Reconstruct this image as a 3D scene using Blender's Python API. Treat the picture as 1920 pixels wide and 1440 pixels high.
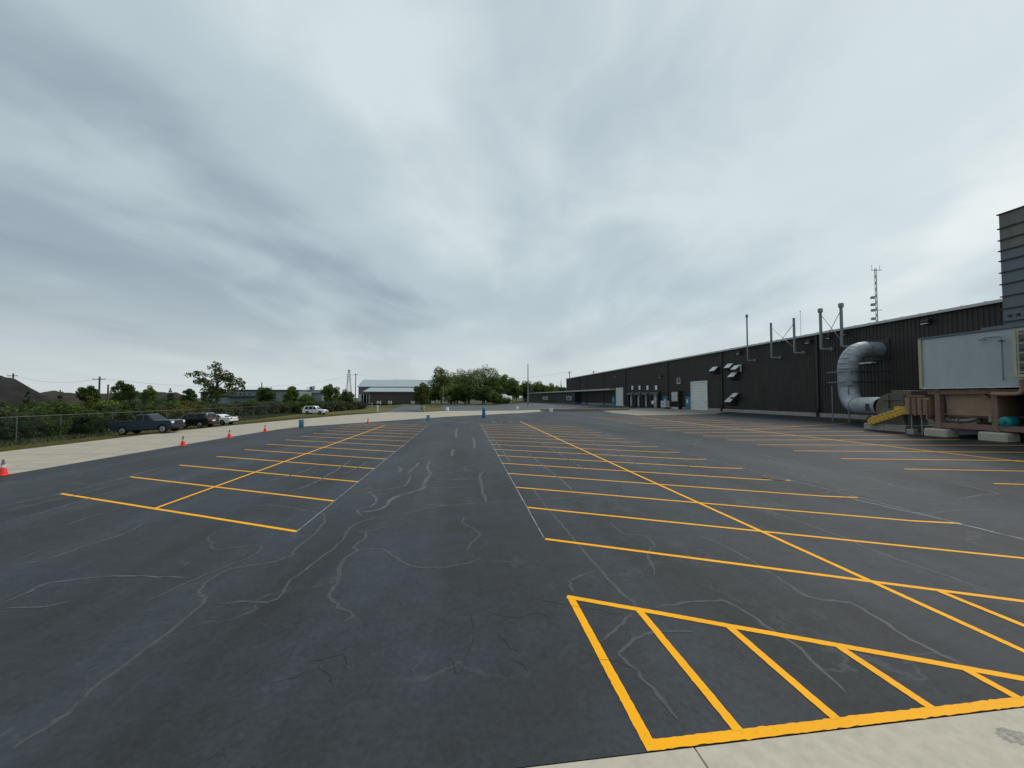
import bpy, bmesh, math, random
import numpy as np
from mathutils import Vector, Matrix

for o in list(bpy.data.objects):
    bpy.data.objects.remove(o, do_unlink=True)
scn = bpy.context.scene
col = scn.collection
R = math.radians

# ------------------------------------------------------------------ camera
F, H, CX, CY, VPX, HOR = 725.0, 3.6, 960.0, 720.0, 869.0, 745.0
YAW = math.atan((CX - VPX) / F)
PIT = math.atan((HOR - CY) / F)
cam = bpy.data.cameras.new("camera")
cam.sensor_width = 36.0
cam.lens = 36.0 * F / 1920.0
cam.clip_start = 0.05
cam.clip_end = 4000
camo = bpy.data.objects.new("camera", cam)
col.objects.link(camo)
camo.location = (0, 0, H)
camo.rotation_euler = (R(90) + PIT, 0, -YAW)
scn.camera = camo

# ------------------------------------------------------------------ world
SUN_AZ, SUN_EL = R(62), R(50)          # azimuth clockwise from +Y
w = bpy.data.worlds.new("World")
scn.world = w
w.use_nodes = True
nt = w.node_tree
nt.nodes.clear()
N, L = nt.nodes.new, nt.links.new


def wmath(op, a, b=None, clamp=False):
    n = N("ShaderNodeMath"); n.operation = op; n.use_clamp = clamp
    for i, v in enumerate((a, b)):
        if v is None: continue
        if hasattr(v, "is_output"): L(v, n.inputs[i])
        else: n.inputs[i].default_value = v
    return n.outputs[0]


def wramp(fac, stops):
    n = N("ShaderNodeValToRGB"); n.color_ramp.interpolation = 'EASE'
    e = n.color_ramp.elements
    while len(e) < len(stops): e.new(0.5)
    for k, (p, c) in zip(e, stops):
        k.position = p
        k.color = (c[0], c[1], c[2], 1) if isinstance(c, tuple) else (c, c, c, 1)
    L(fac, n.inputs[0])
    return n.outputs[0]


def wnoise(vec, scale, detail, rough, dist, loc, sc):
    m = N("ShaderNodeMapping")
    m.inputs["Location"].default_value = loc
    m.inputs["Scale"].default_value = sc
    L(vec, m.inputs[0])
    n = N("ShaderNodeTexNoise")
    n.inputs["Scale"].default_value = scale
    n.inputs["Detail"].default_value = detail
    n.inputs["Roughness"].default_value = rough
    n.inputs["Distortion"].default_value = dist
    L(m.outputs[0], n.inputs["Vector"])
    return n.outputs["Fac"]


tc = N("ShaderNodeTexCoord")
sep = N("ShaderNodeSeparateXYZ"); L(tc.outputs["Generated"], sep.inputs[0])
zc = wmath('ADD', wmath('MAXIMUM', sep.outputs[2], 0.0), 0.20)
# wind axis of the cloud streets: slightly right of the lot's long axis
ax = R(9)
u = wmath('SUBTRACT', wmath('MULTIPLY', sep.outputs[0], math.cos(ax)), wmath('MULTIPLY', sep.outputs[1], math.sin(ax)))
v = wmath('ADD', wmath('MULTIPLY', sep.outputs[0], math.sin(ax)), wmath('MULTIPLY', sep.outputs[1], math.cos(ax)))
cmb = N("ShaderNodeCombineXYZ")
L(wmath('DIVIDE', u, zc), cmb.inputs[0]); L(wmath('DIVIDE', v, zc), cmb.inputs[1])
P = cmb.outputs[0]
streets = wnoise(P, 1.0, 5, 0.46, 0.6, (2.7, 16.9, 0.0), (0.75, 0.36, 1))
lumps = wnoise(P, 1.0, 7, 0.52, 0.4, (15.3, 5.1, 1.5), (1.9, 1.45, 1))
wide = wnoise(P, 1.0, 2, 0.5, 0.2, (9.9, 9.0, 3.0), (0.28, 0.2, 1))
dens = wmath('ADD', wmath('ADD', wmath('MULTIPLY', streets, 0.52), wmath('MULTIPLY', lumps, 0.26)), wmath('MULTIPLY', wide, 0.20))
# broad brightening of the cloud sheet round the hidden sun
sd = (math.sin(SUN_AZ) * math.cos(SUN_EL), math.cos(SUN_AZ) * math.cos(SUN_EL), math.sin(SUN_EL))
dp = N("ShaderNodeVectorMath"); dp.operation = 'DOT_PRODUCT'
L(tc.outputs["Generated"], dp.inputs[0]); dp.inputs[1].default_value = sd
glow = wmath('MULTIPLY', wmath('ADD', dp.outputs["Value"], 0.35), 0.74, clamp=True)
tone = wmath('ADD', wmath('ADD', wmath('MULTIPLY', wmath('SUBTRACT', dens, 0.5), 1.95), wmath('MULTIPLY', glow, 0.64)), 0.215)
cloud = wramp(tone, [(0.10, (0.183, 0.232, 0.280)), (0.34, (0.262, 0.328, 0.376)), (0.56, (0.368, 0.444, 0.484)), (0.80, (0.492, 0.560, 0.585)), (1.0, (0.620, 0.665, 0.676))])
# thin pale air low over the horizon
low = wramp(sep.outputs[2], [(0.0, 1.0), (0.26, 0.0)])
mixh = N("ShaderNodeMixRGB"); mixh.inputs[2].default_value = (0.49, 0.535, 0.535, 1)
L(wmath('MULTIPLY', low, 0.8), mixh.inputs[0]); L(cloud, mixh.inputs[1])
bg1 = N("ShaderNodeBackground"); L(mixh.outputs[0], bg1.inputs[0]); bg1.inputs[1].default_value = 1.0
sky = N("ShaderNodeTexSky"); sky.sky_type = 'NISHITA'; sky.sun_disc = False
sky.sun_elevation = SUN_EL; sky.sun_rotation = SUN_AZ
bg2 = N("ShaderNodeBackground"); L(sky.outputs[0], bg2.inputs[0]); bg2.inputs[1].default_value = 0.06
cover = wramp(dens, [(0.36, 0.86), (0.55, 1.0)])
ms = N("ShaderNodeMixShader"); L(cover, ms.inputs[0]); L(bg2.outputs[0], ms.inputs[1]); L(bg1.outputs[0], ms.inputs[2])
out = N("ShaderNodeOutputWorld"); L(ms.outputs[0], out.inputs[0])

sl = bpy.data.lights.new("sun", 'SUN')
sl.energy = 1.5
sl.angle = R(28)
sl.color = (1.0, 0.965, 0.91)
so = bpy.data.objects.new("sun", sl)
col.objects.link(so)
so.location = (40, 30, 60)
so.rotation_euler = Vector((-sd[0], -sd[1], -sd[2])).to_track_quat('-Z', 'Y').to_euler()

vs = scn.view_settings
vs.view_transform = 'Standard'; vs.look = 'None'; vs.exposure = 0.4; vs.gamma = 1.0
vs.use_curve_mapping = False

# ------------------------------------------------------------------ measuring helpers
fw = np.array([math.sin(YAW) * math.cos(PIT), math.cos(YAW) * math.cos(PIT), math.sin(PIT)])
rt = np.array([math.cos(YAW), -math.sin(YAW), 0.0])
up = np.cross(rt, fw)
U0, SL, WX = 13.0, 0.045, 42.0          # the lot rises gently towards the building


def zg(x):
    if x > U0: return min(SL * (x - U0), SL * (WX - U0))
    if x < -30.4: return max(-0.05 * (-30.4 - x), -0.5)
    return 0.0


def ray(px, py): return fw + rt * ((px - CX) / F) - up * ((py - CY) / F)


def on_z(px, py, z=0.0):
    d = ray(px, py); t = (z - H) / d[2]
    return (d[0] * t, d[1] * t, z)


def on_x(px, py, X):
    d = ray(px, py); t = X / d[0]
    return (X, d[1] * t, H + d[2] * t)


def on_y(px, py, Y):
    d = ray(px, py); t = Y / d[1]
    return (d[0] * t, Y, H + d[2] * t)


def gp(px, py):
    p = on_z(px, py)
    if p[0] > U0:
        d = ray(px, py); t = (-H - SL * U0) / (d[2] - SL * d[0]); p = (d[0] * t, d[1] * t, H + d[2] * t)
        if p[0] > WX: p = on_z(px, py, SL * (WX - U0))
    return p


# ------------------------------------------------------------------ building helpers
def tag(o, label=None, cat=None, group=None, kind=None):
    if label: o["label"] = label
    if cat: o["category"] = cat
    if group: o["group"] = group
    if kind: o["kind"] = kind
    return o


def empty(name, loc=(0, 0, 0), rz=0.0):
    o = bpy.data.objects.new(name, None)
    o.empty_display_size = 0.3
    col.objects.link(o)
    o.location = loc; o.rotation_euler = (0, 0, rz)
    return o


def mk(name, verts, faces, m, parent=None, smooth=False):
    me = bpy.data.meshes.new(name)
    me.from_pydata([tuple(map(float, p)) for p in verts], [], [tuple(f) for f in faces])
    me.update()
    if smooth: me.polygons.foreach_set("use_smooth", [True] * len(me.polygons))
    me.materials.append(m)
    o = bpy.data.objects.new(name, me)
    col.objects.link(o)
    o.parent = parent
    return o


def inst(name, me, parent=None, loc=(0, 0, 0), rot=(0, 0, 0), sc=(1, 1, 1)):
    o = bpy.data.objects.new(name, me)
    col.objects.link(o)
    o.parent = parent; o.location = loc; o.rotation_euler = rot; o.scale = sc
    return o


def copy_tree(o, parent=None):
    c = o.copy(); col.objects.link(c); c.parent = parent
    for ch in list(o.children): copy_tree(ch, c)
    return c


class MB:
    def __init__(s): s.v = []; s.f = []

    def add(s, vs_, fs):
        n = len(s.v); s.v += [tuple(p) for p in vs_]; s.f += [tuple(i + n for i in f) for f in fs]
        return s

    def box(s, c, d, rz=0.0, ry=0.0):
        x, y, z = d[0] / 2, d[1] / 2, d[2] / 2
        vs_ = [Vector(p) for p in ((-x, -y, -z), (x, -y, -z), (x, y, -z), (-x, y, -z), (-x, -y, z), (x, -y, z), (x, y, z), (-x, y, z))]
        m = Matrix.Translation(c) @ Matrix.Rotation(rz, 4, 'Z') @ Matrix.Rotation(ry, 4, 'Y')
        return s.add([tuple(m @ p) for p in vs_], [(0, 3, 2, 1), (4, 5, 6, 7), (0, 1, 5, 4), (1, 2, 6, 5), (2, 3, 7, 6), (3, 0, 4, 7)])

    def bar(s, a, b, wd, hd=None):
        hd = hd or wd
        a, b = Vector(a), Vector(b); d = (b - a).normalized()
        r = d.cross(Vector((0, 0, 1)))
        r = Vector((1, 0, 0)) if r.length < 1e-4 else r.normalized()
        t = r.cross(d).normalized()
        vs_ = []
        for p in (a, b):
            for i, j in ((-1, -1), (1, -1), (1, 1), (-1, 1)): vs_.append(tuple(p + r * wd / 2 * i + t * hd / 2 * j))
        return s.add(vs_, [(0, 3, 2, 1), (4, 5, 6, 7), (0, 1, 5, 4), (1, 2, 6, 5), (2, 3, 7, 6), (3, 0, 4, 7)])

    def tube(s, pts, r, n=8, cap=True):
        pts = [Vector(p) for p in pts]
        rr = r if isinstance(r, (list, tuple)) else [r] * len(pts)
        t0 = (pts[1] - pts[0]).normalized()
        side = t0.cross(Vector((0, 0, 1)))
        side = Vector((1, 0, 0)) if side.length < 1e-3 else side.normalized()
        base = len(s.v)
        for i, p in enumerate(pts):
            if i == 0: t = t0
            elif i == len(pts) - 1: t = (pts[i] - pts[i - 1]).normalized()
            else: t = ((pts[i + 1] - p).normalized() + (p - pts[i - 1]).normalized()).normalized()
            side = (side - t * side.dot(t)).normalized()
            b = t.cross(side)
            for k in range(n):
                a = 2 * math.pi * k / n
                s.v.append(tuple(p + (side * math.cos(a) + b * math.sin(a)) * rr[i]))
        for i in range(len(pts) - 1):
            for k in range(n):
                s.f.append((base + i * n + k, base + i * n + (k + 1) % n, base + (i + 1) * n + (k + 1) % n, base + (i + 1) * n + k))
        if cap:
            s.f.append(tuple(base + k for k in reversed(range(n))))
            s.f.append(tuple(base + (len(pts) - 1) * n + k for k in range(n)))
        return s

    def lathe(s, prof, n=16, c=(0, 0, 0)):
        base = len(s.v)
        for r, z in prof:
            for k in range(n):
                a = 2 * math.pi * k / n
                s.v.append((c[0] + r * math.cos(a), c[1] + r * math.sin(a), c[2] + z))
        for i in range(len(prof) - 1):
            for k in range(n):
                s.f.append((base + i * n + k, base + i * n + (k + 1) % n, base + (i + 1) * n + (k + 1) % n, base + (i + 1) * n + k))
        s.f.append(tuple(base + k for k in reversed(range(n))))
        s.f.append(tuple(base + (len(prof) - 1) * n + k for k in range(n)))
        return s

    def prism(s, poly, axis, a, b):
        """polygon in the two other axes, extruded from a to b along axis (0,1,2)"""
        n = len(poly); vs_ = []
        for t in (a, b):
            for p in poly:
                q = list(p); q.insert(axis, t); vs_.append(tuple(q))
        return s.add(vs_, [tuple(range(n))[::-1], tuple(range(n, 2 * n))] + [(i, (i + 1) % n, n + (i + 1) % n, n + i) for i in range(n)])

    def build(s, name, m, parent=None, smooth=False, bevel=0.0):
        me = bpy.data.meshes.new(name)
        me.from_pydata([tuple(map(float, p)) for p in s.v], [], s.f)
        bm = bmesh.new(); bm.from_mesh(me)
        bmesh.ops.recalc_face_normals(bm, faces=bm.faces)
        if bevel > 0:
            bmesh.ops.bevel(bm, geom=[e for e in bm.edges if len(e.link_faces) == 2 and e.calc_face_angle(0) > 0.5], offset=bevel, segments=1, affect='EDGES', profile=0.5, clamp_overlap=True)
        bm.to_mesh(me); bm.free()
        if smooth:
            me.polygons.foreach_set("use_smooth", [True] * len(me.polygons))
            try: me.set_sharp_from_angle(angle=R(38))
            except Exception: pass
        me.materials.append(m)
        o = bpy.data.objects.new(name, me)
        col.objects.link(o); o.parent = parent
        return o


# ------------------------------------------------------------------ materials
MATS = {}


def pmat(name, c, rough=0.6, metal=0.0, var=0.12, scale=3.0, stretch=(1, 1, 1), bump=0.0, bscale=40.0, spec=0.5, coat=0.0, c2=None, detail=5):
    m = bpy.data.materials.new(name); m.use_nodes = True
    t = m.node_tree; b = t.nodes["Principled BSDF"]
    b.inputs["Roughness"].default_value = rough; b.inputs["Metallic"].default_value = metal
    b.inputs["Specular IOR Level"].default_value = spec
    b.inputs["Coat Weight"].default_value = coat
    co = t.nodes.new("ShaderNodeTexCoord")
    mp = t.nodes.new("ShaderNodeMapping"); mp.inputs["Scale"].default_value = stretch
    t.links.new(co.outputs["Object"], mp.inputs[0])
    n = t.nodes.new("ShaderNodeTexNoise"); n.inputs["Scale"].default_value = scale; n.inputs["Detail"].default_value = detail
    n.inputs["Roughness"].default_value = 0.6
    t.links.new(mp.outputs[0], n.inputs["Vector"])
    rp = t.nodes.new("ShaderNodeValToRGB")
    rp.color_ramp.elements[0].position = 0.3; rp.color_ramp.elements[1].position = 0.7
    lo = tuple(max(0, k * (1 - var)) for k in c); hi = c2 if c2 else tuple(min(1, k * (1 + var)) for k in c)
    rp.color_ramp.elements[0].color = (*lo, 1); rp.color_ramp.elements[1].color = (*hi, 1)
    t.links.new(n.outputs["Fac"], rp.inputs[0]); t.links.new(rp.outputs[0], b.inputs["Base Color"])
    if bump > 0:
        n2 = t.nodes.new("ShaderNodeTexNoise"); n2.inputs["Scale"].default_value = bscale; n2.inputs["Detail"].default_value = 4
        t.links.new(co.outputs["Object"], n2.inputs["Vector"])
        bp = t.nodes.new("ShaderNodeBump"); bp.inputs["Strength"].default_value = bump; bp.inputs["Distance"].default_value = 0.02
        t.links.new(n2.outputs["Fac"], bp.inputs["Height"]); t.links.new(bp.outputs[0], b.inputs["Normal"])
    MATS[name] = m
    return m


def leaf_mat(name, c, var=0.4, tr=0.35):
    m = bpy.data.materials.new(name); m.use_nodes = True
    t = m.node_tree; t.nodes.clear()
    o = t.nodes.new("ShaderNodeOutputMaterial")
    g = t.nodes.new("ShaderNodeNewGeometry")
    rp = t.nodes.new("ShaderNodeValToRGB")
    rp.color_ramp.elements[0].color = (*[k * (1 - var) for k in c], 1)
    rp.color_ramp.elements[1].color = (c[0] * (1 + var * 1.2), c[1] * (1 + var), c[2] * (1 + var * .6), 1)
    t.links.new(g.outputs["Random Per Island"], rp.inputs[0])
    d = t.nodes.new("ShaderNodeBsdfDiffuse"); s = t.nodes.new("ShaderNodeBsdfTranslucent")
    t.links.new(rp.outputs[0], d.inputs[0]); t.links.new(rp.outputs[0], s.inputs[0])
    mx = t.nodes.new("ShaderNodeMixShader"); mx.inputs[0].default_value = tr
    t.links.new(d.outputs[0], mx.inputs[1]); t.links.new(s.outputs[0], mx.inputs[2])
    t.links.new(mx.outputs[0], o.inputs[0])
    MATS[name] = m
    return m


def asphalt_mat(name, base, blue, far=False):
    m = bpy.data.materials.new(name); m.use_nodes = True
    t = m.node_tree; b = t.nodes["Principled BSDF"]; n_, l_ = t.nodes.new, t.links.new
    co = n_("ShaderNodeTexCoord")

    def noise(sc, det, st=(1, 1, 1), rough=.55, dist=0.0):
        mp = n_("ShaderNodeMapping"); mp.inputs["Scale"].default_value = st; l_(co.outputs["Object"], mp.inputs[0])
        q = n_("ShaderNodeTexNoise"); q.inputs["Scale"].default_value = sc; q.inputs["Detail"].default_value = det
        q.inputs["Roughness"].default_value = rough; q.inputs["Distortion"].default_value = dist
        l_(mp.outputs[0], q.inputs["Vector"]); return q

    def ramp(f, a, b_, ca=0.0, cb=1.0):
        r_ = n_("ShaderNodeValToRGB"); e = r_.color_ramp.elements
        e[0].position = a; e[1].position = b_
        e[0].color = (*ca, 1) if isinstance(ca, tuple) else (ca, ca, ca, 1); e[1].color = (*cb, 1) if isinstance(cb, tuple) else (cb, cb, cb, 1)
        l_(f, r_.inputs[0]); return r_.outputs[0]

    def mix(f, a, b_, mode='MIX'):
        x = n_("ShaderNodeMixRGB"); x.blend_type = mode
        for i, q in enumerate((f, a, b_)):
            if hasattr(q, "is_output"): l_(q, x.inputs[i])
            elif isinstance(q, tuple): x.inputs[i].default_value = (*q, 1)
            else: x.inputs[i].default_value = q
        return x.outputs[0]
    patch = ramp(noise(0.22, 5, dist=0.8).outputs["Fac"], .44, .60)
    c = mix(patch, base, blue)  # bluish mottling, contrast raised to put patchy sky sheen into the colour
    streak = ramp(noise(0.5, 5, (1.0, 0.05, 1)).outputs["Fac"], .42, .78)          # squeegee passes run up the lot
    c = mix(mix(1.0, (0, 0, 0), streak, 'ADD'), c, tuple(k * 1.5 for k in blue)) if not far else c
    mot = ramp(noise(11, 5, rough=.65).outputs["Fac"], .3, .7, .74, 1.26)
    c = mix(1.0, c, mot, 'MULTIPLY')
    mot2 = ramp(noise(2.4, 6, rough=.6).outputs["Fac"], .3, .7, .84, 1.18)
    c = mix(1.0, c, mot2, 'MULTIPLY')
    worn = ramp(noise(1.3, 8, rough=.7).outputs["Fac"], .56, .74)
    f1 = n_("ShaderNodeMath"); f1.operation = 'MULTIPLY'; f1.inputs[1].default_value = .30; l_(worn, f1.inputs[0])
    c = mix(f1.outputs[0], c, tuple(k * 1.7 for k in base))
    grain = noise(95, 4, rough=.75)
    c = mix(1.0, c, ramp(grain.outputs["Fac"], .25, .75, 0.55, 1.5), 'MULTIPLY')
    sp_ = ramp(noise(26, 2, rough=.5).outputs["Fac"], .66, .73)
    sa = ramp(noise(.45, 3).outputs["Fac"], .45, .62)
    s1 = n_("ShaderNodeMath"); s1.operation = 'MULTIPLY'; l_(sp_, s1.inputs[0]); l_(sa, s1.inputs[1])
    s2 = n_("ShaderNodeMath"); s2.operation = 'MULTIPLY'; l_(s1.outputs[0], s2.inputs[0]); s2.inputs[1].default_value = .55
    c = mix(s2.outputs[0], c, (0.009, 0.009, 0.010))
    # hairline cracking in scattered areas
    wv = n_("ShaderNodeVectorMath"); wv.operation = 'ADD'
    wn = noise(1.6, 5, rough=.65); sc_ = n_("ShaderNodeVectorMath"); sc_.operation = 'SCALE'; sc_.inputs["Scale"].default_value = 0.9
    l_(wn.outputs["Color"], sc_.inputs[0]); l_(co.outputs["Object"], wv.inputs[0]); l_(sc_.outputs[0], wv.inputs[1])
    vo = n_("ShaderNodeTexVoronoi"); vo.feature = 'DISTANCE_TO_EDGE'; vo.inputs["Scale"].default_value = 1.1
    l_(wv.outputs[0], vo.inputs["Vector"])
    line = ramp(vo.outputs["Distance"], 0.003, 0.010, 1.0, 0.0)
    area = ramp(noise(0.55, 3).outputs["Fac"], .50, .60)
    mm = n_("ShaderNodeMath"); mm.operation = 'MULTIPLY'; l_(line, mm.inputs[0]); l_(area, mm.inputs[1])
    m2 = n_("ShaderNodeMath"); m2.operation = 'MULTIPLY'; l_(mm.outputs[0], m2.inputs[0]); m2.inputs[1].default_value = .75
    c = mix(m2.outputs[0], c, (0.012, 0.012, 0.013))
    vp = n_("ShaderNodeTexVoronoi"); vp.feature = 'DISTANCE_TO_EDGE'; vp.inputs["Scale"].default_value = 0.30
    wp = noise(.8, 6, rough=.6); sp2 = n_("ShaderNodeVectorMath"); sp2.operation = 'SCALE'; sp2.inputs["Scale"].default_value = 2.4
    av = n_("ShaderNodeVectorMath"); av.operation = 'ADD'
    l_(wp.outputs["Color"], sp2.inputs[0]); l_(co.outputs["Object"], av.inputs[0]); l_(sp2.outputs[0], av.inputs[1]); l_(av.outputs[0], vp.inputs["Vector"])
    pl = ramp(vp.outputs["Distance"], 0.004, 0.016, 1.0, 0.0)
    pa = ramp(noise(.35, 4, rough=.6).outputs["Fac"], .47, .60)
    p1 = n_("ShaderNodeMath"); p1.operation = 'MULTIPLY'; l_(pl, p1.inputs[0]); l_(pa, p1.inputs[1])
    p2 = n_("ShaderNodeMath"); p2.operation = 'MULTIPLY'; l_(p1.outputs[0], p2.inputs[0]); p2.inputs[1].default_value = .55
    c = mix(p2.outputs[0], c, (.075, .080, .087))
    l_(c, b.inputs["Base Color"])
    rr = ramp(noise(0.3, 5, (1, .25, 1)).outputs["Fac"], .3, .7, 0.56, 0.74)
    l_(rr, b.inputs["Roughness"])
    b.inputs["Specular IOR Level"].default_value = 0.25
    bp = n_("ShaderNodeBump"); bp.inputs["Strength"].default_value = .5; bp.inputs["Distance"].default_value = .008
    l_(grain.outputs["Fac"], bp.inputs["Height"]); l_(bp.outputs[0], b.inputs["Normal"])
    MATS[name] = m
    return m


def paint_mat(name, c, wear=0.35, under=(.022, .024, .025), scale=18.0, lo=.60, hi=.72, spec=.34):
    """road paint, thinned and chipped so that the asphalt shows through"""
    m = bpy.data.materials.new(name); m.use_nodes = True
    t = m.node_tree; b = t.nodes["Principled BSDF"]; n_, l_ = t.nodes.new, t.links.new
    co = n_("ShaderNodeTexCoord")
    q = n_("ShaderNodeTexNoise"); q.inputs["Scale"].default_value = scale; q.inputs["Detail"].default_value = 6; q.inputs["Roughness"].default_value = .7
    l_(co.outputs["Object"], q.inputs["Vector"])
    r_ = n_("ShaderNodeValToRGB"); r_.color_ramp.elements[0].position = lo; r_.color_ramp.elements[1].position = hi
    r_.color_ramp.elements[1].color = (wear, wear, wear, 1); l_(q.outputs["Fac"], r_.inputs[0])
    q2 = n_("ShaderNodeTexNoise"); q2.inputs["Scale"].default_value = 1.2; l_(co.outputs["Object"], q2.inputs["Vector"])
    r2 = n_("ShaderNodeValToRGB"); r2.color_ramp.elements[0].color = (*[k * .86 for k in c], 1); r2.color_ramp.elements[1].color = (*[min(1, k * 1.08) for k in c], 1)
    l_(q2.outputs["Fac"], r2.inputs[0])
    x = n_("ShaderNodeMixRGB"); l_(r_.outputs[0], x.inputs[0]); l_(r2.outputs[0], x.inputs[1]); x.inputs[2].default_value = (*under, 1)
    l_(x.outputs[0], b.inputs["Base Color"]); b.inputs["Roughness"].default_value = .6
    b.inputs["Specular IOR Level"].default_value = spec
    MATS[name] = m
    return m


M_ASPH = asphalt_mat("sealed_asphalt", (.0222, .0242, .0250), (.0262, .0325, .0405))
M_ASPH2 = asphalt_mat("old_asphalt", (.065, .068, .073), (.078, .085, .092), far=True)
M_YEL = paint_mat("yellow_paint", (.97, .415, .0), wear=.5, lo=.58, hi=.76, spec=.16)
M_WHT = paint_mat("chalk_white", (.27, .29, .32), wear=.75, scale=5, lo=.42, hi=.62)
M_SEAL = paint_mat("crack_filler", (.060, .063, .067), wear=.8, scale=7, lo=.46, hi=.66)
M_FAINT = paint_mat("faded_filler", (.10, .108, .12), wear=.85, scale=3, lo=.42, hi=.62)
M_CONC = pmat("concrete_drive", (.34, .30, .238), .85, var=.12, scale=.9, bump=.3, bscale=60, c2=(.40, .355, .28), detail=9)
M_SLAB = pmat("concrete_slab", (.46, .41, .33), .9, var=.12, scale=6, bump=.0, bscale=90, detail=10)
M_KERB = pmat("kerb_concrete", (.24, .215, .18), .9, var=.2, scale=2)
M_FOOT = pmat("footing_concrete", (.33, .30, .265), .9, var=.2, scale=1.5)
M_GRASS = pmat("verge_grass", (.105, .105, .038), .95, var=.35, scale=1.6, bump=.6, bscale=12, c2=(.15, .135, .055), detail=9, spec=.1)
M_FIELD = pmat("rough_ground", (.07, .075, .035), .95, var=.35, scale=.15, bump=.5, bscale=4, detail=9, spec=.1)
M_SOIL = pmat("dark_soil", (.030, .028, .028), .95, var=.4, scale=.25, bump=.8, bscale=2.5, detail=10, spec=.1)
M_SOIL2 = pmat("brown_soil", (.05, .045, .036), .95, var=.35, scale=.3, bump=.8, bscale=2.0, detail=10, spec=.1)
M_WALL = pmat("brown_steel", (.036, .030, .0265), .5, var=.28, scale=.9, stretch=(1, 1, .25), spec=.4)
M_TRIM = pmat("eave_trim", (.55, .56, .56), .4, var=.1, scale=1.5)
M_BLACK = pmat("black_rubber", (.012, .012, .013), .7, var=.2)
M_DARK = pmat("dark_metal", (.03, .03, .031), .5, var=.2)
M_GALV = pmat("galvanised", (.33, .36, .38), .55, metal=.35, var=.32, scale=2.2, stretch=(1, 1, 1.6), bump=.08, bscale=6, detail=8)
M_STACK = pmat("stack_steel", (.20, .23, .24), .5, metal=.3, var=.15)
M_DOOR = pmat("white_door", (.68, .69, .66), .5, var=.05, scale=1.0)
M_BLUE = pmat("blue_door", (.03, .16, .27), .5, var=.12)
M_WHITE = pmat("white_paint", (.78, .79, .78), .4, var=.04)
M_GREYC = pmat("grey_canvas", (.50, .50, .52), .8, var=.2, scale=3)
M_BOX = pmat("grey_casing", (.40, .445, .47), .45, var=.10, scale=.8, stretch=(1, 1, .35), detail=8)
M_RUST = pmat("brown_primer", (.215, .13, .098), .65, var=.25, scale=2.5, detail=8)
M_TAN = pmat("tan_vessel", (.33, .22, .145), .6, var=.2, scale=1.8)
M_FAN = pmat("fan_olive", (.115, .10, .078), .55, var=.25, scale=2.5)
M_FANB = pmat("fan_base", (.13, .135, .115), .6, var=.25, scale=2.5)
M_GUARD = pmat("guard_yellow", (.62, .36, .045), .5, var=.12, scale=4)
M_TEAL = pmat("motor_teal", (.0, .22, .22), .4, var=.12)
M_CREAM = pmat("cream_steel", (.42, .40, .27), .5, var=.12)
M_TOWER = pmat("tower_steel", (.125, .15, .175), .5, var=.10, scale=1.5, stretch=(1, 1, .3))
M_TOWER2 = pmat("tower_stained", (.15, .145, .13), .6, var=.25, scale=1.6, stretch=(1, 1, .25), detail=8)
M_PIPE = pmat("pipe_grey", (.24, .22, .20), .45, metal=.3, var=.2)
M_CONE = pmat("cone_red", (.80, .035, .022), .5, var=.08)
M_CONEW = pmat("cone_collar", (.62, .60, .58), .4, var=.08)
M_CONEG = pmat("cone_grey", (.16, .14, .14), .6, var=.1)
M_DRUMB = pmat("drum_blue", (.055, .20, .33), .45, var=.12)
M_DRUMB2 = pmat("drum_deep_blue", (.01, .14, .42), .4, var=.1)
M_DRUML = pmat("drum_pale_blue", (.17, .29, .36), .5, var=.1)
M_DRUMT = pmat("drum_teal", (.01, .16, .17), .45, var=.12)
M_DRUMW = pmat("drum_white", (.80, .80, .79), .45, var=.05)
M_WOOD = pmat("pole_wood", (.12, .095, .075), .85, var=.25, stretch=(1, 1, .2))
M_BARK = pmat("bark", (.085, .07, .055), .9, var=.3, scale=4)
M_FENCE = pmat("fence_galv", (.12, .13, .122), .5, metal=.3, var=.1)
M_ROOF = pmat("metal_roof", (.30, .35, .375), .45, var=.06, scale=.4)
M_SHED = pmat("shed_wall", (.135, .13, .135), .7, var=.12, scale=.6)
M_BRICK = pmat("brown_brick", (.085, .065, .06), .8, var=.25, scale=1.2)
M_BBLUE = pmat("pale_blue_siding", (.19, .235, .26), .6, var=.12, scale=.3)
M_GREEN = pmat("dark_green_trim", (.02, .05, .042), .6, var=.1)
M_GLASS = pmat("dark_glass", (.006, .007, .009), .12, var=.1, spec=.3)
M_CHAR = pmat("annex_charcoal", (.022, .024, .027), .6, var=.15, scale=.5)
M_FASC = pmat("annex_fascia", (.44, .43, .40), .6, var=.08)
M_TRUCK = pmat("truck_blue", (.012, .034, .055), .35, metal=.1, var=.08, coat=.25)
M_SUVB = pmat("suv_black", (.008, .008, .011), .2, var=.05, coat=.7)
M_CARW = pmat("car_white", (.78, .79, .80), .25, var=.03, coat=.6)
M_TYRE = pmat("tyre", (.014, .014, .015), .85, var=.15)
M_RIM = pmat("rim", (.55, .56, .57), .3, metal=.7, var=.1)
M_RIMD = pmat("rim_dark", (.05, .05, .055), .4, metal=.5, var=.1)
M_HEAD = pmat("headlight", (.72, .74, .75), .1, var=.05)
M_TAIL = pmat("tail_light", (.34, .012, .014), .2, var=.1)
M_CHROME = pmat("chrome", (.6, .61, .62), .15, metal=.9, var=.05)
M_LEAF = [leaf_mat("leaf_deep", (.074, .112, .038)), leaf_mat("leaf_mid", (.125, .185, .054)), leaf_mat("leaf_olive", (.105, .128, .046)),
          leaf_mat("leaf_grey", (.095, .11, .068)), leaf_mat("needle", (.042, .068, .032)), leaf_mat("weed", (.13, .122, .046)), leaf_mat("leaf_bright", (.12, .145, .04))]

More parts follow.
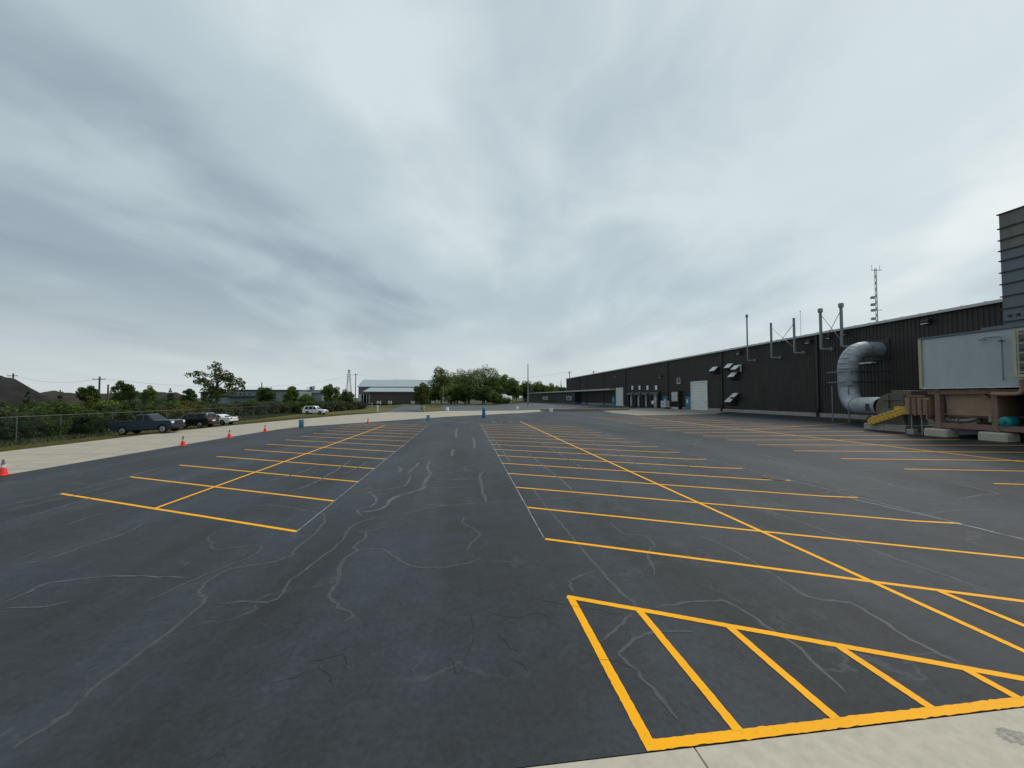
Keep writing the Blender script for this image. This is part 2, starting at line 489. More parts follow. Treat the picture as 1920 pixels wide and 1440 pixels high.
# ================================================================== SETTING
def strip_mesh(name, xs, y0, y1, dz, m):
    vs_, fs = [], []
    for x in xs: vs_ += [(x, y0, zg(x) + dz), (x, y1, zg(x) + dz)]
    for i in range(len(xs) - 1): fs.append((2 * i, 2 * i + 2, 2 * i + 3, 2 * i + 1))
    return mk(name, vs_, fs, m)


def sheet(name, poly, dz, m, parent=None):
    """flat-lying polygon draped over the gentle fold lines of the site"""
    bm = bmesh.new()
    f = bm.faces.new([bm.verts.new((p[0], p[1], 0)) for p in poly])
    for cut in (U0, WX, -30.4, -40.4):
        bmesh.ops.bisect_plane(bm, geom=bm.verts[:] + bm.edges[:] + bm.faces[:], plane_co=(cut, 0, 0), plane_no=(1, 0, 0))
    for v_ in bm.verts: v_.co.z = zg(v_.co.x) + dz
    bmesh.ops.triangulate(bm, faces=bm.faces)
    bmesh.ops.recalc_face_normals(bm, faces=bm.faces)
    me = bpy.data.meshes.new(name); bm.to_mesh(me); bm.free()
    if me.polygons and me.polygons[0].normal.z < 0: me.flip_normals()
    me.materials.append(m)
    o = bpy.data.objects.new(name, me); col.objects.link(o); o.parent = parent
    return o


ground = strip_mesh("ground", [-1500, -40.4, -30.4, U0, WX, 1500], -60, 2500, -.03, M_FIELD)
tag(ground, "rough grassy ground spreading to the horizon", kind="structure")

lot_poly = [(-21.0, 3.85), (47, 3.85), (47, 100), (22.5, 94), (21.3, 91.9), (10.9, 86.6), (-2.56, 73.6), (-13.1, 59.3), (-19.2, 51.2), (-20.7, 47), (-21.1, 38), (-21.1, 30)]
lot = sheet("parking_lot", lot_poly, 0, M_ASPH)
tag(lot, "freshly sealed dark asphalt parking lot with yellow stall lines", kind="structure")

drive_poly = [(-30.0, 3.85), (-21.0, 3.85), (-21.1, 30), (-21.1, 38), (-20.7, 47), (-19.2, 51.2), (-13.1, 59.3), (-2.56, 73.6), (10.9, 86.6), (21.3, 91.9), (24, 93.5), (23.5, 98), (13.5, 104), (-5, 104.5), (-10, 95.8), (-18.4, 96.3), (-20.1, 91), (-24, 80.6), (-27, 67.8), (-29.4, 54.5), (-30.4, 45.8), (-30.4, 37)]
drive = sheet("concrete_drive", drive_poly, -.006, M_CONC)
tag(drive, "pale concrete drive curving along the left edge of the lot", kind="structure")
# tooled joints between the drive's bays: shallow dark grooves laid as thin sheets
bmj = MB()
for y in np.arange(6, 47, 5.5): bmj.box((-25.7, y, 0.0), (9.0, .035, .002))
jo = bmj.build("joint", M_KERB, drive)

verge_poly = [(-30.0, 3.85), (-30.4, 37), (-30.4, 45.8), (-29.4, 54.5), (-27, 67.8), (-24, 80.6), (-20.1, 91), (-18.4, 96.3), (-15, 110), (-13, 130), (-40, 135), (-44, 80), (-42, 3.85)]
verge = sheet("grass_verge", verge_poly, -.012, M_GRASS)
tag(verge, "mown grass strip between concrete drive and fence", kind="structure")

slab = empty("concrete_walk")
tag(slab, "pale broom finished concrete walk along the near edge of the lot", kind="structure")
xs = [-40, -20, -9, -3.4, 2.37, 8.1, 13.9, 30]
for a, b in zip(xs[:-1], xs[1:]):
    if b < -5 and a > -60: pass
    MB().box(((a + b) / 2, -2.075, -.096), (b - a - .012, 11.83, .20)).build("slab_bay", M_SLAB, slab, bevel=.006)

far_poly = [(-4.8, 106.0), (13.5, 104.2), (23.5, 98.2), (27, 97), (41.5, 108), (41.5, 150), (30, 185), (5, 190), (-8, 178), (-8, 130)]
far_lot = sheet("far_lot", far_poly, -.004, M_ASPH2)
tag(far_lot, "grey older asphalt lot beyond the concrete drive", kind="structure")
a, b = on_z(795, 762), on_z(750, 762)
road = sheet("side_road", [(-18.4, 96.4), (-10, 95.9), (a[0], a[1]), (b[0], b[1])], -.003, M_ASPH2)
tag(road, "narrow asphalt side road leading off the concrete drive", kind="structure")
isl = sheet("grass_island", [(-9.6, 97), (-5.4, 105.5), (-7, 128), (a[0] + .4, a[1]), (a[0] + 0.2, 140)], .01, M_GRASS)
tag(isl, "kerbed grass island with a small tree between the two lots", kind="structure")
aw = [(27.9, 59.6), (27.8, 70), (30, 83), (41.9, 82), (41.9, 57.5), (37.6, 54.2)]
apron = sheet("dock_apron", aw, .004, M_KERB)
tag(apron, "worn concrete apron in front of the loading docks", kind="structure")

# ---- painted lines
def quad_line(name, a, b, wd, m, dz=.004, parent=lot, cuts=(U0,)):
    a, b = np.array(a[:2], float), np.array(b[:2], float)
    d = b - a; ln = np.linalg.norm(d); d /= ln; n = np.array([-d[1], d[0]]) * wd / 2
    ts = [0.0, ln]
    near = min(a[1], b[1]) < 14
    if near: ts += list(np.arange(.04, ln, .045))
    for c_ in cuts:
        if (a[0] - c_) * (b[0] - c_) < 0: ts.append(abs((c_ - a[0]) / d[0]))
    ts.sort()
    rj = random.Random(int(abs(a[0] * 91 + a[1] * 37) * 10))
    amp = (.0035 if name == "edge_line" else .0018) if near else 0
    vs_, fs = [], []
    drift = 0.0
    for t in ts:
        p = a + d * t
        drift = drift * .9 + rj.gauss(0, .0006) * (1 if near else 0)
        for s in (1, -1):
            q = p + n * s * (1 + 0.0) + (n / (wd / 2)) * (drift + s * rj.gauss(0, amp)); vs_.append((q[0], q[1], zg(q[0]) + dz))
    for i in range(len(ts) - 1): fs.append((2 * i + 1, 2 * i + 3, 2 * i + 2, 2 * i))
    return mk(name, vs_, fs, m, parent)


rng = random.Random(4)
ang = R(62.7)
DX, DY = math.sin(ang), -math.cos(ang)


def stall(x0, y0, x1, wd=.115):
    t = (x1 - x0) / DX
    quad_line("stall_line", (x0, y0), (x1 + rng.uniform(-.04, .04), y0 + DY * t), wd, M_YEL)


LW = .115
for k in range(14):                                         # block on the left
    yr = 11.15 + 3.07 * k
    stall(-14.95, yr + (-4.4 + 14.95) * math.cos(ang) / math.sin(ang), -4.4)
quad_line("divider_line", (-9.9, 13.98), (-10.05, 52.0), LW, M_YEL, .006)
quad_line("chalk_line", (-4.42, 11.1), (-4.5, 52.2), .035, M_WHT, .005)
for k in range(16):                                         # block in the middle
    stall(2.08, 9.78 + 2.85 * k, 13.9)
quad_line("divider_line", (7.9, 3.96), (8.4, 57.5), LW, M_YEL, .006)
quad_line("chalk_line", (2.06, 9.85), (2.35, 55), .035, M_WHT, .005)
quad_line("chalk_line", (13.92, 8.0), (14.1, 26), .03, M_WHT, .005)
for k in range(-2, 17):                                     # block by the building
    y0 = 12.44 + 3.02 * k
    stall(20.05 + .012 * k, y0, 32.0)
quad_line("divider_line", (25.9, 9), (26.3, 55), LW, M_YEL, .006)
quad_line("end_line", (26.1, 33.35), (37.0, 33.2), LW, M_YEL, .007)
# hatched no-parking corner
quad_line("hatch_border", (1.93, 6.95), (1.93, 3.97), .125, M_YEL, .005)
t1 = (9.5 - 1.87) / DX
quad_line("hatch_border", (1.87, 6.93), (9.5, 6.93 + DY * t1), .12, M_YEL, .006)
quad_line("edge_line", (1.87, 3.915), (14, 3.915), .125, M_YEL, .007)
for x, yt in ((2.96, 6.33), (4.15, 5.70), (5.39, 5.06), (6.60, 4.45)):
    quad_line("hatch_stripe", (x, yt), (x, 3.96), .118, M_YEL, .0085)
quad_line("hatch_stripe", (8.78, 6.25), (8.78, 3.96), .118, M_YEL, .0085)
quad_line("hatch_stripe", (10.0, 5.65), (10.0, 3.96), .118, M_YEL, .0085)
# short pale dashes across the far ends of the two blocks
for px, py in ((925, 791), (940, 791), (957, 790), (640, 798), (655, 798), (672, 797), (688, 796), (703, 796)):
    p = gp(px, py); quad_line("end_dash", (p[0] - .12, p[1] - .7), (p[0] + .12, p[1] + .7), .2, M_WHT, .009)

# ---- filled cracks
def ribbon(name, pts, wd, m, dz=.0025, seed=0):
    rg = random.Random(seed)
    g_ = [np.array(gp(*p)[:2]) for p in pts]
    sm = []
    for i in range(len(g_) - 1):
        p0, p1, p2, p3 = g_[max(i - 1, 0)], g_[i], g_[i + 1], g_[min(i + 2, len(g_) - 1)]
        seg = max(4, min(26, int(np.linalg.norm(p2 - p1) / .28)))
        for k in range(seg):
            t = k / seg
            sm.append(.5 * ((2 * p1) + (p2 - p0) * t + (2 * p0 - 5 * p1 + 4 * p2 - p3) * t * t + (3 * p1 - p0 - 3 * p2 + p3) * t ** 3))
    sm.append(g_[-1])
    sm = [p + np.array([rg.gauss(0, .018), rg.gauss(0, .018)]) for p in sm]
    vs_, fs = [], []
    for i, p in enumerate(sm):
        d = sm[min(i + 1, len(sm) - 1)] - sm[max(i - 1, 0)]
        ln = np.linalg.norm(d) or 1
        n = np.array([-d[1], d[0]]) / ln
        f = min(1, .35 + i / 4, .35 + (len(sm) - 1 - i) / 4)
        hw = wd * .5 * f * rg.uniform(.75, 1.25)
        for s in (1, -1):
            q = p + n * hw * s; vs_.append((q[0], q[1], zg(q[0]) + dz))
        if i: fs.append((2 * i - 1, 2 * i + 1, 2 * i, 2 * i - 2))
    return mk(name, vs_, fs, m, lot)


CR = [
    (.10, [(25, 1402), (110, 1350), (155, 1310)]), (.11, [(150, 1312), (220, 1257), (290, 1205), (340, 1165), (377, 1135), (383, 1121), (373, 1110), (392, 1088), (433, 1067), (500, 1056), (547, 1042), (557, 1027), (597, 993), (610, 970), (597, 962), (500, 947), (410, 957)]),
    (.08, [(267, 1130), (353, 1092), (420, 1063), (480, 1040), (488, 1022), (450, 1025), (405, 1030), (397, 1017), (390, 1008), (407, 998), (457, 985)]),
    (.10, [(420, 1134), (450, 1128), (505, 1128), (528, 1115), (543, 1093), (573, 1067), (607, 1043), (640, 1013), (655, 990), (668, 983), (693, 973), (747, 965), (823, 950), (907, 942), (1007, 937), (1107, 928), (1180, 918)]),
    (.13, [(912, 942), (905, 923), (902, 905), (900, 890), (908, 883)]), (.09, [(900, 887), (875, 882), (873, 875), (890, 873)]),
    (.08, [(655, 993), (687, 997), (713, 990), (732, 985)]),
    (.12, [(687, 997), (683, 1010), (665, 1025), (670, 1033), (647, 1047), (637, 1067), (635, 1090), (620, 1107), (620, 1120), (637, 1137), (660, 1152), (647, 1168)]),
    (.10, [(670, 1033), (700, 1028), (727, 1035), (747, 1050), (780, 1063), (823, 1065), (867, 1058), (905, 1045)]),
    (.10, [(870, 970), (867, 980), (890, 992), (900, 1002), (883, 1020), (875, 1033)]),
    (.11, [(997, 913), (1017, 940), (1037, 967), (1057, 987), (1073, 1007), (1090, 1027), (1120, 1063), (1157, 1103), (1180, 1123), (1198, 1143)]),
    (.09, [(1120, 1068), (1073, 1087), (1067, 1093), (1077, 1112)]),
    (.10, [(1305, 1003), (1348, 1018), (1408, 1052), (1455, 1082), (1501, 1112), (1536, 1124), (1591, 1129), (1630, 1150), (1698, 1193), (1754, 1223), (1805, 1246)]),
    (.09, [(1143, 977), (1168, 1000), (1207, 1005), (1226, 1024), (1215, 1039), (1228, 1077)]),
    (.09, [(1220, 1139), (1284, 1131), (1356, 1127), (1390, 1144), (1433, 1171), (1497, 1214), (1531, 1248), (1591, 1300)]),
    (.09, [(1348, 924), (1442, 958), (1570, 1003), (1655, 1039), (1783, 1082), (1877, 1116)]),
    (.08, [(1732, 966), (1783, 958), (1847, 956), (1920, 960)]), (.09, [(1574, 885), (1640, 900), (1698, 917)]), (.08, [(1515, 878), (1574, 884), (1634, 880), (1690, 880)]),
    (.08, [(1770, 902), (1830, 915), (1873, 926), (1840, 928), (1805, 934)]), (.08, [(1540, 925), (1600, 916), (1690, 918)]),
    (.09, [(1185, 1150), (1160, 1175), (1126, 1203)]), (.09, [(1300, 1186), (1240, 1183), (1211, 1188), (1172, 1210), (1164, 1231), (1185, 1252), (1224, 1291), (1271, 1346)]),
    (.07, [(0, 1063), (100, 1025), (217, 992)]), (.08, [(0, 1067), (93, 1047), (150, 1028), (240, 998), (267, 983), (317, 972)]),
    (.08, [(0, 1133), (67, 1103), (110, 1090), (233, 1080), (300, 1082), (360, 1083)]), (.07, [(0, 1142), (83, 1137), (130, 1127)]),
    (.09, [(0, 950), (167, 913), (300, 877)]), (.08, [(0, 960), (110, 936), (235, 905)]), (.09, [(0, 983), (117, 950), (283, 900)]), (.08, [(97, 992), (233, 950)]),
    (.14, [(747, 875), (751, 880), (750, 887)]), (.16, [(787, 867), (775, 878), (763, 887)]), (.15, [(807, 863), (802, 878), (807, 887), (797, 903), (790, 917), (740, 933), (723, 950), (700, 958), (673, 960)]),
    (.14, [(770, 892), (760, 910), (725, 917), (693, 923), (705, 933), (700, 947), (670, 957), (677, 967)]),
    (.20, [(857, 802), (855, 811), (855, 820)]), (.20, [(850, 842), (848, 849), (848, 855)]), (.18, [(887, 820), (889, 828), (890, 842)]),
    (.10, [(923, 820), (943, 847), (957, 868)]), (.10, [(992, 852), (1023, 877), (1050, 898), (1073, 920)]), (.08, [(807, 898), (850, 899), (903, 898)]), (.07, [(800, 914), (840, 915), (873, 912)]),
    (.08, [(1000, 822), (1060, 858), (1100, 882)]), (.08, [(1110, 830), (1150, 850), (1215, 880)]), (.10, [(1230, 860), (1260, 868), (1310, 878)]), (.09, [(1416, 850), (1450, 858), (1500, 868)]),
    (.10, [(490, 905), (540, 893), (600, 872)]), (.09, [(545, 922), (600, 900), (660, 862)]),
    (.09, [(640, 890), (660, 882), (690, 866)]), (.07, [(1300, 835), (1320, 822), (1345, 826)]),
]
for i, (wd, pts) in enumerate(CR):
    ribbon("crack_seal", pts, wd * (.62 if max(p[1] for p in pts) > 960 else 1.0), M_SEAL if i < 24 else M_FAINT, .0025 + .00006 * i, i)
CH = [[(1578, 930), (1660, 950), (1732, 966), (1920, 1012)]]
for i, p in enumerate(CH): ribbon("chalk_line", p, .05, M_WHT, .0058, 90 + i)
# dark open cracks near the camera
DK = [[(0, 1131), (60, 1100), (120, 1078), (180, 1055)], [(1000, 1120), (1040, 1130), (1100, 1140), (1160, 1152), (1170, 1155)], [(1050, 1162), (1010, 1150), (960, 1158), (895, 1140)], [(880, 1140), (885, 1165), (890, 1190), (880, 1215), (873, 1240)],
      [(578, 1240), (610, 1235), (640, 1228), (650, 1245), (640, 1270)], [(600, 1250), (615, 1268), (622, 1283)], [(530, 1200), (560, 1170), (580, 1155)], [(515, 1280), (550, 1272), (580, 1260)], [(873, 1240), (860, 1260), (835, 1230)], [(400, 1132), (430, 1135), (460, 1132)],
      [(960, 1235), (985, 1250), (990, 1262)], [(1110, 1235), (1150, 1238), (1180, 1248), (1210, 1262)], [(930, 1180), (950, 1210), (975, 1225)]]
M_CRK = pmat("open_crack", (.014, .014, .015), .9, var=.2)
for i, p in enumerate(DK): ribbon("open_crack", p, .007, M_CRK, .0062, 200 + i)

# small drain grate sunk in the lot
p = gp(1455, 896)
dr = empty("drain_grate", (p[0], p[1], zg(p[0])))
tag(dr, "dark round drain grate sunk in the asphalt at a stall end", "drain")
MB().lathe([(.52, .004), (.52, .012), (.40, .012), (.40, .002)], 24).build("rim", M_DARK, dr)
for k in range(5): MB().box((-.28 + .14 * k, 0, .008), (.05, .62, .008)).build("bar", M_DARK, dr)

# ================================================================== WAREHOUSE
wh = empty("warehouse", (WX, 25, zg(WX)))
WZ0 = zg(WX)


def wpart(mb, name, m, par=None, **k):
    """shape given in world coordinates, stored relative to the warehouse origin"""
    mb.v = [(x - WX, y - 25, z - WZ0) for x, y, z in mb.v]
    return mb.build(name, m, par or wh, **k)


tag(wh, "long dark brown ribbed steel warehouse along the right side of the lot", "warehouse")
EAVE = 11.1
Y0, Y1 = 2.0, 155.0
spouts = [41.1, 58.3, 75.2, 96.2, 111.9, 128.0, 136.6]
bays = [Y0, 24.0] + spouts + [Y1]
for a, b in zip(bays[:-1], bays[1:]):
    mb = MB(); pts = []
    n = max(1, round((b - a) / .34)); st = (b - a) / n
    for i in range(n):
        y = a + i * st
        pts += [(0, y + .0), (0, y + st * .52), (-.05, y + st * .62), (-.05, y + st * .90)]
    pts.append((0, b))
    vs_ = [(WX + dx, y, z) for z in (WZ0 + .42, EAVE) for dx, y in pts]
    k = len(pts)
    mb.add(vs_, [(i, i + 1, k + i + 1, k + i) for i in range(k - 1)])
    wpart(mb, "wall_panel", M_WALL)
wpart(MB().box((WX + 25.2, (Y0 + Y1) / 2, WZ0 + 5.1), (50, Y1 - Y0 - .1, 9.6)), "inner_wall", M_WALL)
rf = wpart(MB().prism([(WX - .25, EAVE + .02), (WX - .25, EAVE + .12), (WX + 25, EAVE + .9), (WX + 50.4, EAVE + .12), (WX + 50.4, EAVE + .02)], 1, Y0 - .2, Y1 + .2), "roof", M_ROOF)
wpart(MB().box((WX - .34, (Y0 + Y1) / 2, EAVE + .06), (.17, Y1 - Y0 + .3, .26)), "eave_gutter", M_TRIM, bevel=.02)
for y in np.arange(20, 60, 1.5): wpart(MB().box((WX - .1, y, EAVE + .22), (.3, .09, .10)), "roof_clip", M_TRIM)
seg = [Y0, 12, 22, 31, 40, 50, 59.5]
for a, b in zip(seg[:-1], seg[1:]):
    wpart(MB().box((WX - .12, (a + b) / 2, WZ0 + .20), (.24, b - a - .02, .48)), "footing_block", M_FOOT, bevel=.02)
wpart(MB().box((WX - .06, (59.52 + Y1) / 2, WZ0 + .20), (.1, Y1 - 59.54, .46)), "footing_block", M_FOOT)
for i, y in enumerate(spouts):
    ds = wpart(MB().box((WX - .17, y, (EAVE + WZ0 + .3) / 2 + .1), (.16, .20, EAVE - WZ0 - .2)), "downspout", M_DARK, bevel=.02)
    wpart(MB().box((WX - .24, y, WZ0 + .45), (.34, .32, .9)), "boot", M_BLACK, ds, bevel=.04)


def wy(px, py, dx=.1): return on_x(px, py, WX - dx)


def overhead_door(px0, py0, px1, py1, n):
    a, b = wy(px0, py0), wy(px1, py1)
    ya, yb, z1, z0 = max(a[1], b[1]), min(a[1], b[1]), a[2], WZ0 + .02
    fr = wpart(MB().box((WX - .13, ya + .1, (z0 + z1) / 2), (.2, .22, z1 - z0 + .2)).box((WX - .13, yb - .1, (z0 + z1) / 2), (.2, .22, z1 - z0 + .2)).box((WX - .13, (ya + yb) / 2, z1 + .12), (.198, ya - yb + .4, .24)), "overhead_door", M_DOOR, bevel=.015)
    hgt = (z1 - z0) / n
    for i in range(n):
        wpart(MB().box((WX - .09, (ya + yb) / 2, z0 + hgt * (i + .5)), (.06, ya - yb, hgt - .02)), "door_section", M_DOOR, fr, bevel=.012)
    for y in (ya - .35, yb + .35):
        wpart(MB().box((WX - .14, y, z0 + hgt * 2.5), (.05, .34, .09)), "latch", M_DARK, fr)
    return fr


overhead_door(1297, 718, 1326, 769, 9)
overhead_door(1156, 729, 1168, 763, 9)


def side_door(px0, px1, z0):
    a, b = wy(px0, 744), wy(px1, 744)
    ya, yb = max(a[1], b[1]), min(a[1], b[1])
    d = wpart(MB().box((WX - .1, (ya + yb) / 2, z0 + 1.22), (.1, ya - yb, 2.44)), "side_door", M_BLUE, bevel=.02)
    wpart(MB().box((WX - .165, (ya + yb) / 2 + .15, z0 + 1.55), (.025, .45, .75)), "pane", M_HEAD, d)
    wpart(MB().box((WX - .19, yb + .2, z0 + 1.05), (.09, .14, .05)), "handle", M_CHROME, d)


side_door(1243, 1253, WZ0)
side_door(1285, 1295, WZ0)
side_door(1148, 1153, WZ0 + .1)
# four loading docks with foam seals
for px0, px1, pxs in ((1178, 1191, 1185.5), (1191.5, 1205, 1199), (1205.5, 1219, 1214), (1220, 1239, 1230)):
    ya, yb = wy(px0, 740)[1], wy(px1, 740)[1]
    yc, wd = (ya + yb) / 2, ya - yb
    z1 = 4.75
    dk = wpart(MB().box((WX - .35, ya - wd * .16, (WZ0 + z1) / 2 - .1), (.7, wd * .26, z1 - WZ0 - .2)), "dock_seal", M_BLACK, bevel=.05)
    wpart(MB().box((WX - .35, yb + wd * .10, (WZ0 + z1) / 2 - .1), (.7, wd * .16, z1 - WZ0 - .2)), "side_pad", M_BLACK, dk, bevel=.05)
    wpart(MB().prism([(WX - .75, z1 - .55), (WX - .02, z1 - .55), (WX - .02, z1 + .12), (WX - .6, z1)], 1, yb + .12, ya - .12), "head_pad", M_DARK, dk)
    dd = wpart(MB().box((WX - .1, yc, 3.0), (.08, wd * .62, 2.7)), "dock_door", M_GREYC, dk)
    for zz in (2.3, 3.0, 3.7): wpart(MB().box((WX - .145, yc, zz), (.012, wd * .6, .03)), "rib", M_DARK, dd)
    wpart(MB().box((WX - .16, yc - wd * .1, 3.05), (.05, .3, .14)), "handle", M_BLACK, dd)
    for s_ in (-.3, .3): wpart(MB().box((WX - .3, yc + wd * s_, WZ0 + .45), (.5, .25, .5)), "bumper", M_BLACK, dk)
    ys = wy(pxs, 727)[1]; zs = wy(pxs, 727)[2]
    wpart(MB().box((WX - .09, ys, zs), (.04, .95, .98)), "dock_sign", M_WHITE, bevel=.02)
p = wy(1230.5, 755); wpart(MB().lathe([(.05, -.35), (.32, -.3), (.36, .1), (.2, .4), (.05, .45)], 10, (WX - .85, p[1], p[2])), "tarp_bundle", M_WHITE, smooth=True)
# fifth dock with hanging grey curtains
a, b = wy(1264, 735), wy(1279, 735)
ya, yb = a[1], b[1]
d5 = wpart(MB().box((WX - .4, (ya + yb) / 2, 4.75), (.8, ya - yb, .18)).box((WX - .4, yb + .12, 3.0), (.8, .24, 3.4)), "dock_canopy", M_BLACK, bevel=.03)
for k in range(4):
    wpart(MB().box((WX - .72 - .05 * (k % 2), ya - .45 - k * (ya - yb - .7) / 4, 3.75), (.08, (ya - yb) / 4.6, 1.85)), "curtain_strip", M_GREYC, d5, bevel=.02)
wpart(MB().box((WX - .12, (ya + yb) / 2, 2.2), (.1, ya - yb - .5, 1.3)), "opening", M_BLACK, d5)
wpart(MB().box((WX - .5, (ya + yb) / 2, WZ0 + .18), (.7, ya - yb - .5, .35)), "dock_plate", M_GREYC, d5)
# pale electrical cabinet by it
p = wy(1257.5, 765)
cb = empty("cabinet", (WX - 1.3, p[1], WZ0))
tag(cb, "pale boxy cabinet with a red mark beside the curtained dock", "cabinet")
MB().box((0, 0, .95), (.9, 1.9, 1.3)).build("body", M_GREYC, cb, bevel=.03)
MB().box((-.46, -.1, 1.0), (.02, .35, .3)).build("red_mark", M_TAIL, cb)
for sx in (-.35, .35):
    for sy in (-.8, .8): MB().box((sx, sy, .15), (.08, .08, .32)).build("foot", M_DARK, cb)
# small window, wall lamps, hoods
p = wy(1272.5, 714)
wn = wpart(MB().box((WX - .1, p[1] + .5, p[2]), (.1, .16, 1.15)).box((WX - .1, p[1], p[2] - .5), (.102, 1.1, .18)).box((WX - .08, p[1] - .5, p[2]), (.06, .08, 1.1)).box((WX - .08, p[1], p[2] + .52), (.06, 1.1, .08)), "window_frame", M_TRIM)
wpart(MB().box((WX - .065, p[1], p[2]), (.02, .95, 1.0)), "pane", M_GLASS, wn)


def wall_lamp(px, py, s=1.0):
    p_ = wy(px, py)
    o = wpart(MB().prism([(WX - .02, p_[2] - .25 * s), (WX - .02, p_[2] + .28 * s), (WX - .35 * s, p_[2] + .28 * s), (WX - .6 * s, p_[2] + .05 * s), (WX - .55 * s, p_[2] - .1 * s)], 1, p_[1] - .3 * s, p_[1] + .3 * s), "wall_lamp", M_DARK, bevel=.02)
    wpart(MB().box((WX - .44 * s, p_[1], p_[2] - .16 * s), (.3 * s, .5 * s, .06)), "lens", M_WHITE, o)


for a in ((1388, 662, 1), (1519, 641, 1), (1740, 604, 1), (1240, 706, 1.1), (1555, 633, .6), (1587, 626, .6), (1155, 705, .8)): wall_lamp(*a)


def hood(px, py, s=1.0, drop=1.0):
    p_ = wy(px, py); y, z = p_[1], p_[2]
    o = wpart(MB().prism([(WX - .02, z - .75 * s * drop), (WX - .02, z + .6 * s), (WX - .35 * s, z + .6 * s), (WX - 1.05 * s, z - .05 * s), (WX - 1.05 * s, z - .15 * s)], 1, y - .65 * s, y + .65 * s), "exhaust_hood", M_DARK, bevel=.015)
    wpart(MB().add([(WX - .33 * s, y - .67 * s, z + .625 * s), (WX - .33 * s, y + .67 * s, z + .625 * s), (WX - 1.08 * s, y + .67 * s, z - .07 * s), (WX - 1.08 * s, y - .67 * s, z - .07 * s),
                    (WX - .36 * s, y - .67 * s, z + .655 * s), (WX - .36 * s, y + .67 * s, z + .655 * s), (WX - 1.11 * s, y + .67 * s, z - .04 * s), (WX - 1.11 * s, y - .67 * s, z - .04 * s)],
                   [(0, 1, 2, 3), (7, 6, 5, 4), (0, 4, 5, 1), (1, 5, 6, 2), (2, 6, 7, 3), (3, 7, 4, 0)]), "sky_lit_hood_top", M_WHITE if py < 720 else M_TRIM, o)  # sky reflection on the sloped face is put in as pale colour
    wpart(MB().box((WX - .06, y - .1, z - .1), (.05, 1.6 * s, 1.6 * s)), "flange", M_DARK, o)


for a in ((1344, 695, 1.0), (1372, 689, .95), (1385, 692, .95), (1380, 706, 1.0), (1375, 753, 1.05), (1382, 744, .9)): hood(*a)
p = wy(1391, 690); wpart(MB().box((WX - .3, p[1], p[2]), (.2, .22, 1.1)), "vent_pipe", M_TRIM)


def stack(px, pyb, pyt, r, cap):
    b_ = on_x(px, pyb, WX - .9)
    y, zb = b_[1], b_[2]
    zt = on_x(px, pyt, WX - .9)[2]
    o = wpart(MB().tube([(WX - .9, y, zb + .05), (WX - .9, y, zt)], r, 12), "exhaust_stack", M_STACK, smooth=True)
    wpart(MB().tube([(WX - .9, y, zb + .1), (WX - .85, y - .15, zb - .02), (WX - .4, y - .55, zb - .02), (WX - .02, y - .7, zb)], r * .9, 10), "elbow", M_STACK, o, smooth=True)
    wpart(MB().box((WX - .2, y - .62, zb - .03), (.36, .36, .42)), "fan_box", M_STACK, o, bevel=.04)
    if cap: wpart(MB().lathe([(r * 1.05, -.45), (r * 1.7, -.35), (r * 1.7, .0), (r * 1.4, .06)], 12, (WX - .9, y, zt)), "cap", M_STACK, o, smooth=True)
    wpart(MB().box((WX - .45, y, EAVE - .6), (.9, .08, .06)), "bracket", M_STACK, o)
    return y, zb, zt


S1 = stack(1402, 676, 590, .10, True)
S2 = stack(1447, 671, 605, .14, False)
S3 = stack(1490, 662, 596, .14, False)
S4 = stack(1540, 655, 579, .15, True)
S5 = stack(1579, 650, 569, .15, True)
for A, B in ((S2, S3), (S4, S5)):
    wpart(MB().bar((WX - .9, A[0], A[2] - .6), (WX - .9, B[0], B[1] + .6), .045), "brace_rod", M_STACK)
    wpart(MB().bar((WX - .85, B[0], B[2] - .6), (WX - .85, A[0] - (A[0] - B[0]) * .3, EAVE - .5), .045), "brace_rod", M_STACK)
# square flange where the big duct leaves the wall
DY0, DZ0 = 34.3, 8.42
wpart(MB().box((WX - .12, DY0, DZ0), (.12, 2.2, 2.1)), "duct_flange", M_DARK, bevel=.02)
wpart(MB().box((WX - .35, DY0 + .9, DZ0 - 1.25), (.5, 1.3, .14)), "shelf_plate", M_WHITE)

# masts behind the roof
def mast(px, ytop, Y, r, name, label, arms=False):
    b_, t_ = on_y(px, 640, Y), on_y(px - (5 if arms else 0), ytop, Y)
    o = empty(name, (b_[0], Y, zg(b_[0])))
    hgt = t_[2] - zg(b_[0])
    tag(o, label, "mast")
    if arms:
        mb = MB()
        for k in range(3):
            a_ = k * 2.094
            mb.tube([(r * math.cos(a_), r * math.sin(a_), 0), (r * .8 * math.cos(a_), r * .8 * math.sin(a_), hgt)], .05, 5)
        nz = int(hgt / 1.2)
        for i in range(nz):
            for k in range(3):
                a1, a2 = k * 2.094, (k + 1) * 2.094
                mb.bar((r * math.cos(a1), r * math.sin(a1), i * 1.2), (r * math.cos(a2), r * math.sin(a2), i * 1.2 + 1.2), .035)
        mb.build("lattice", M_STACK, o)
        for f, ln in ((.985, 1.8), (.42 + .28, 1.5)):
            MB().bar((-ln * .5, 0, hgt * f), (ln * .75, 0, hgt * f + .1), .09).build("antenna_arm", M_STACK, o)
        for f in (.60, .64, .70, .74, .79):
            MB().lathe([(.05, -.25), (.36, -.2), (.36, .2), (.05, .25)], 8, (-.75, 0, hgt * f)).build("antenna_drum", M_STACK, o, smooth=True)
        for sx in (-.8, .9): MB().tube([(sx, 0, hgt * .985), (sx, 0, hgt * .985 + 1.0)], .04, 5).build("whip", M_TRIM, o)
    else:
        MB().tube([(0, 0, 0), (0, 0, hgt)], [r, r * .5], 6).build("pole", M_TRIM, o)
        MB().lathe([(r * 1.6, -.3), (r * 1.6, 0)], 6, (0, 0, hgt)).build("tip", M_TRIM, o)


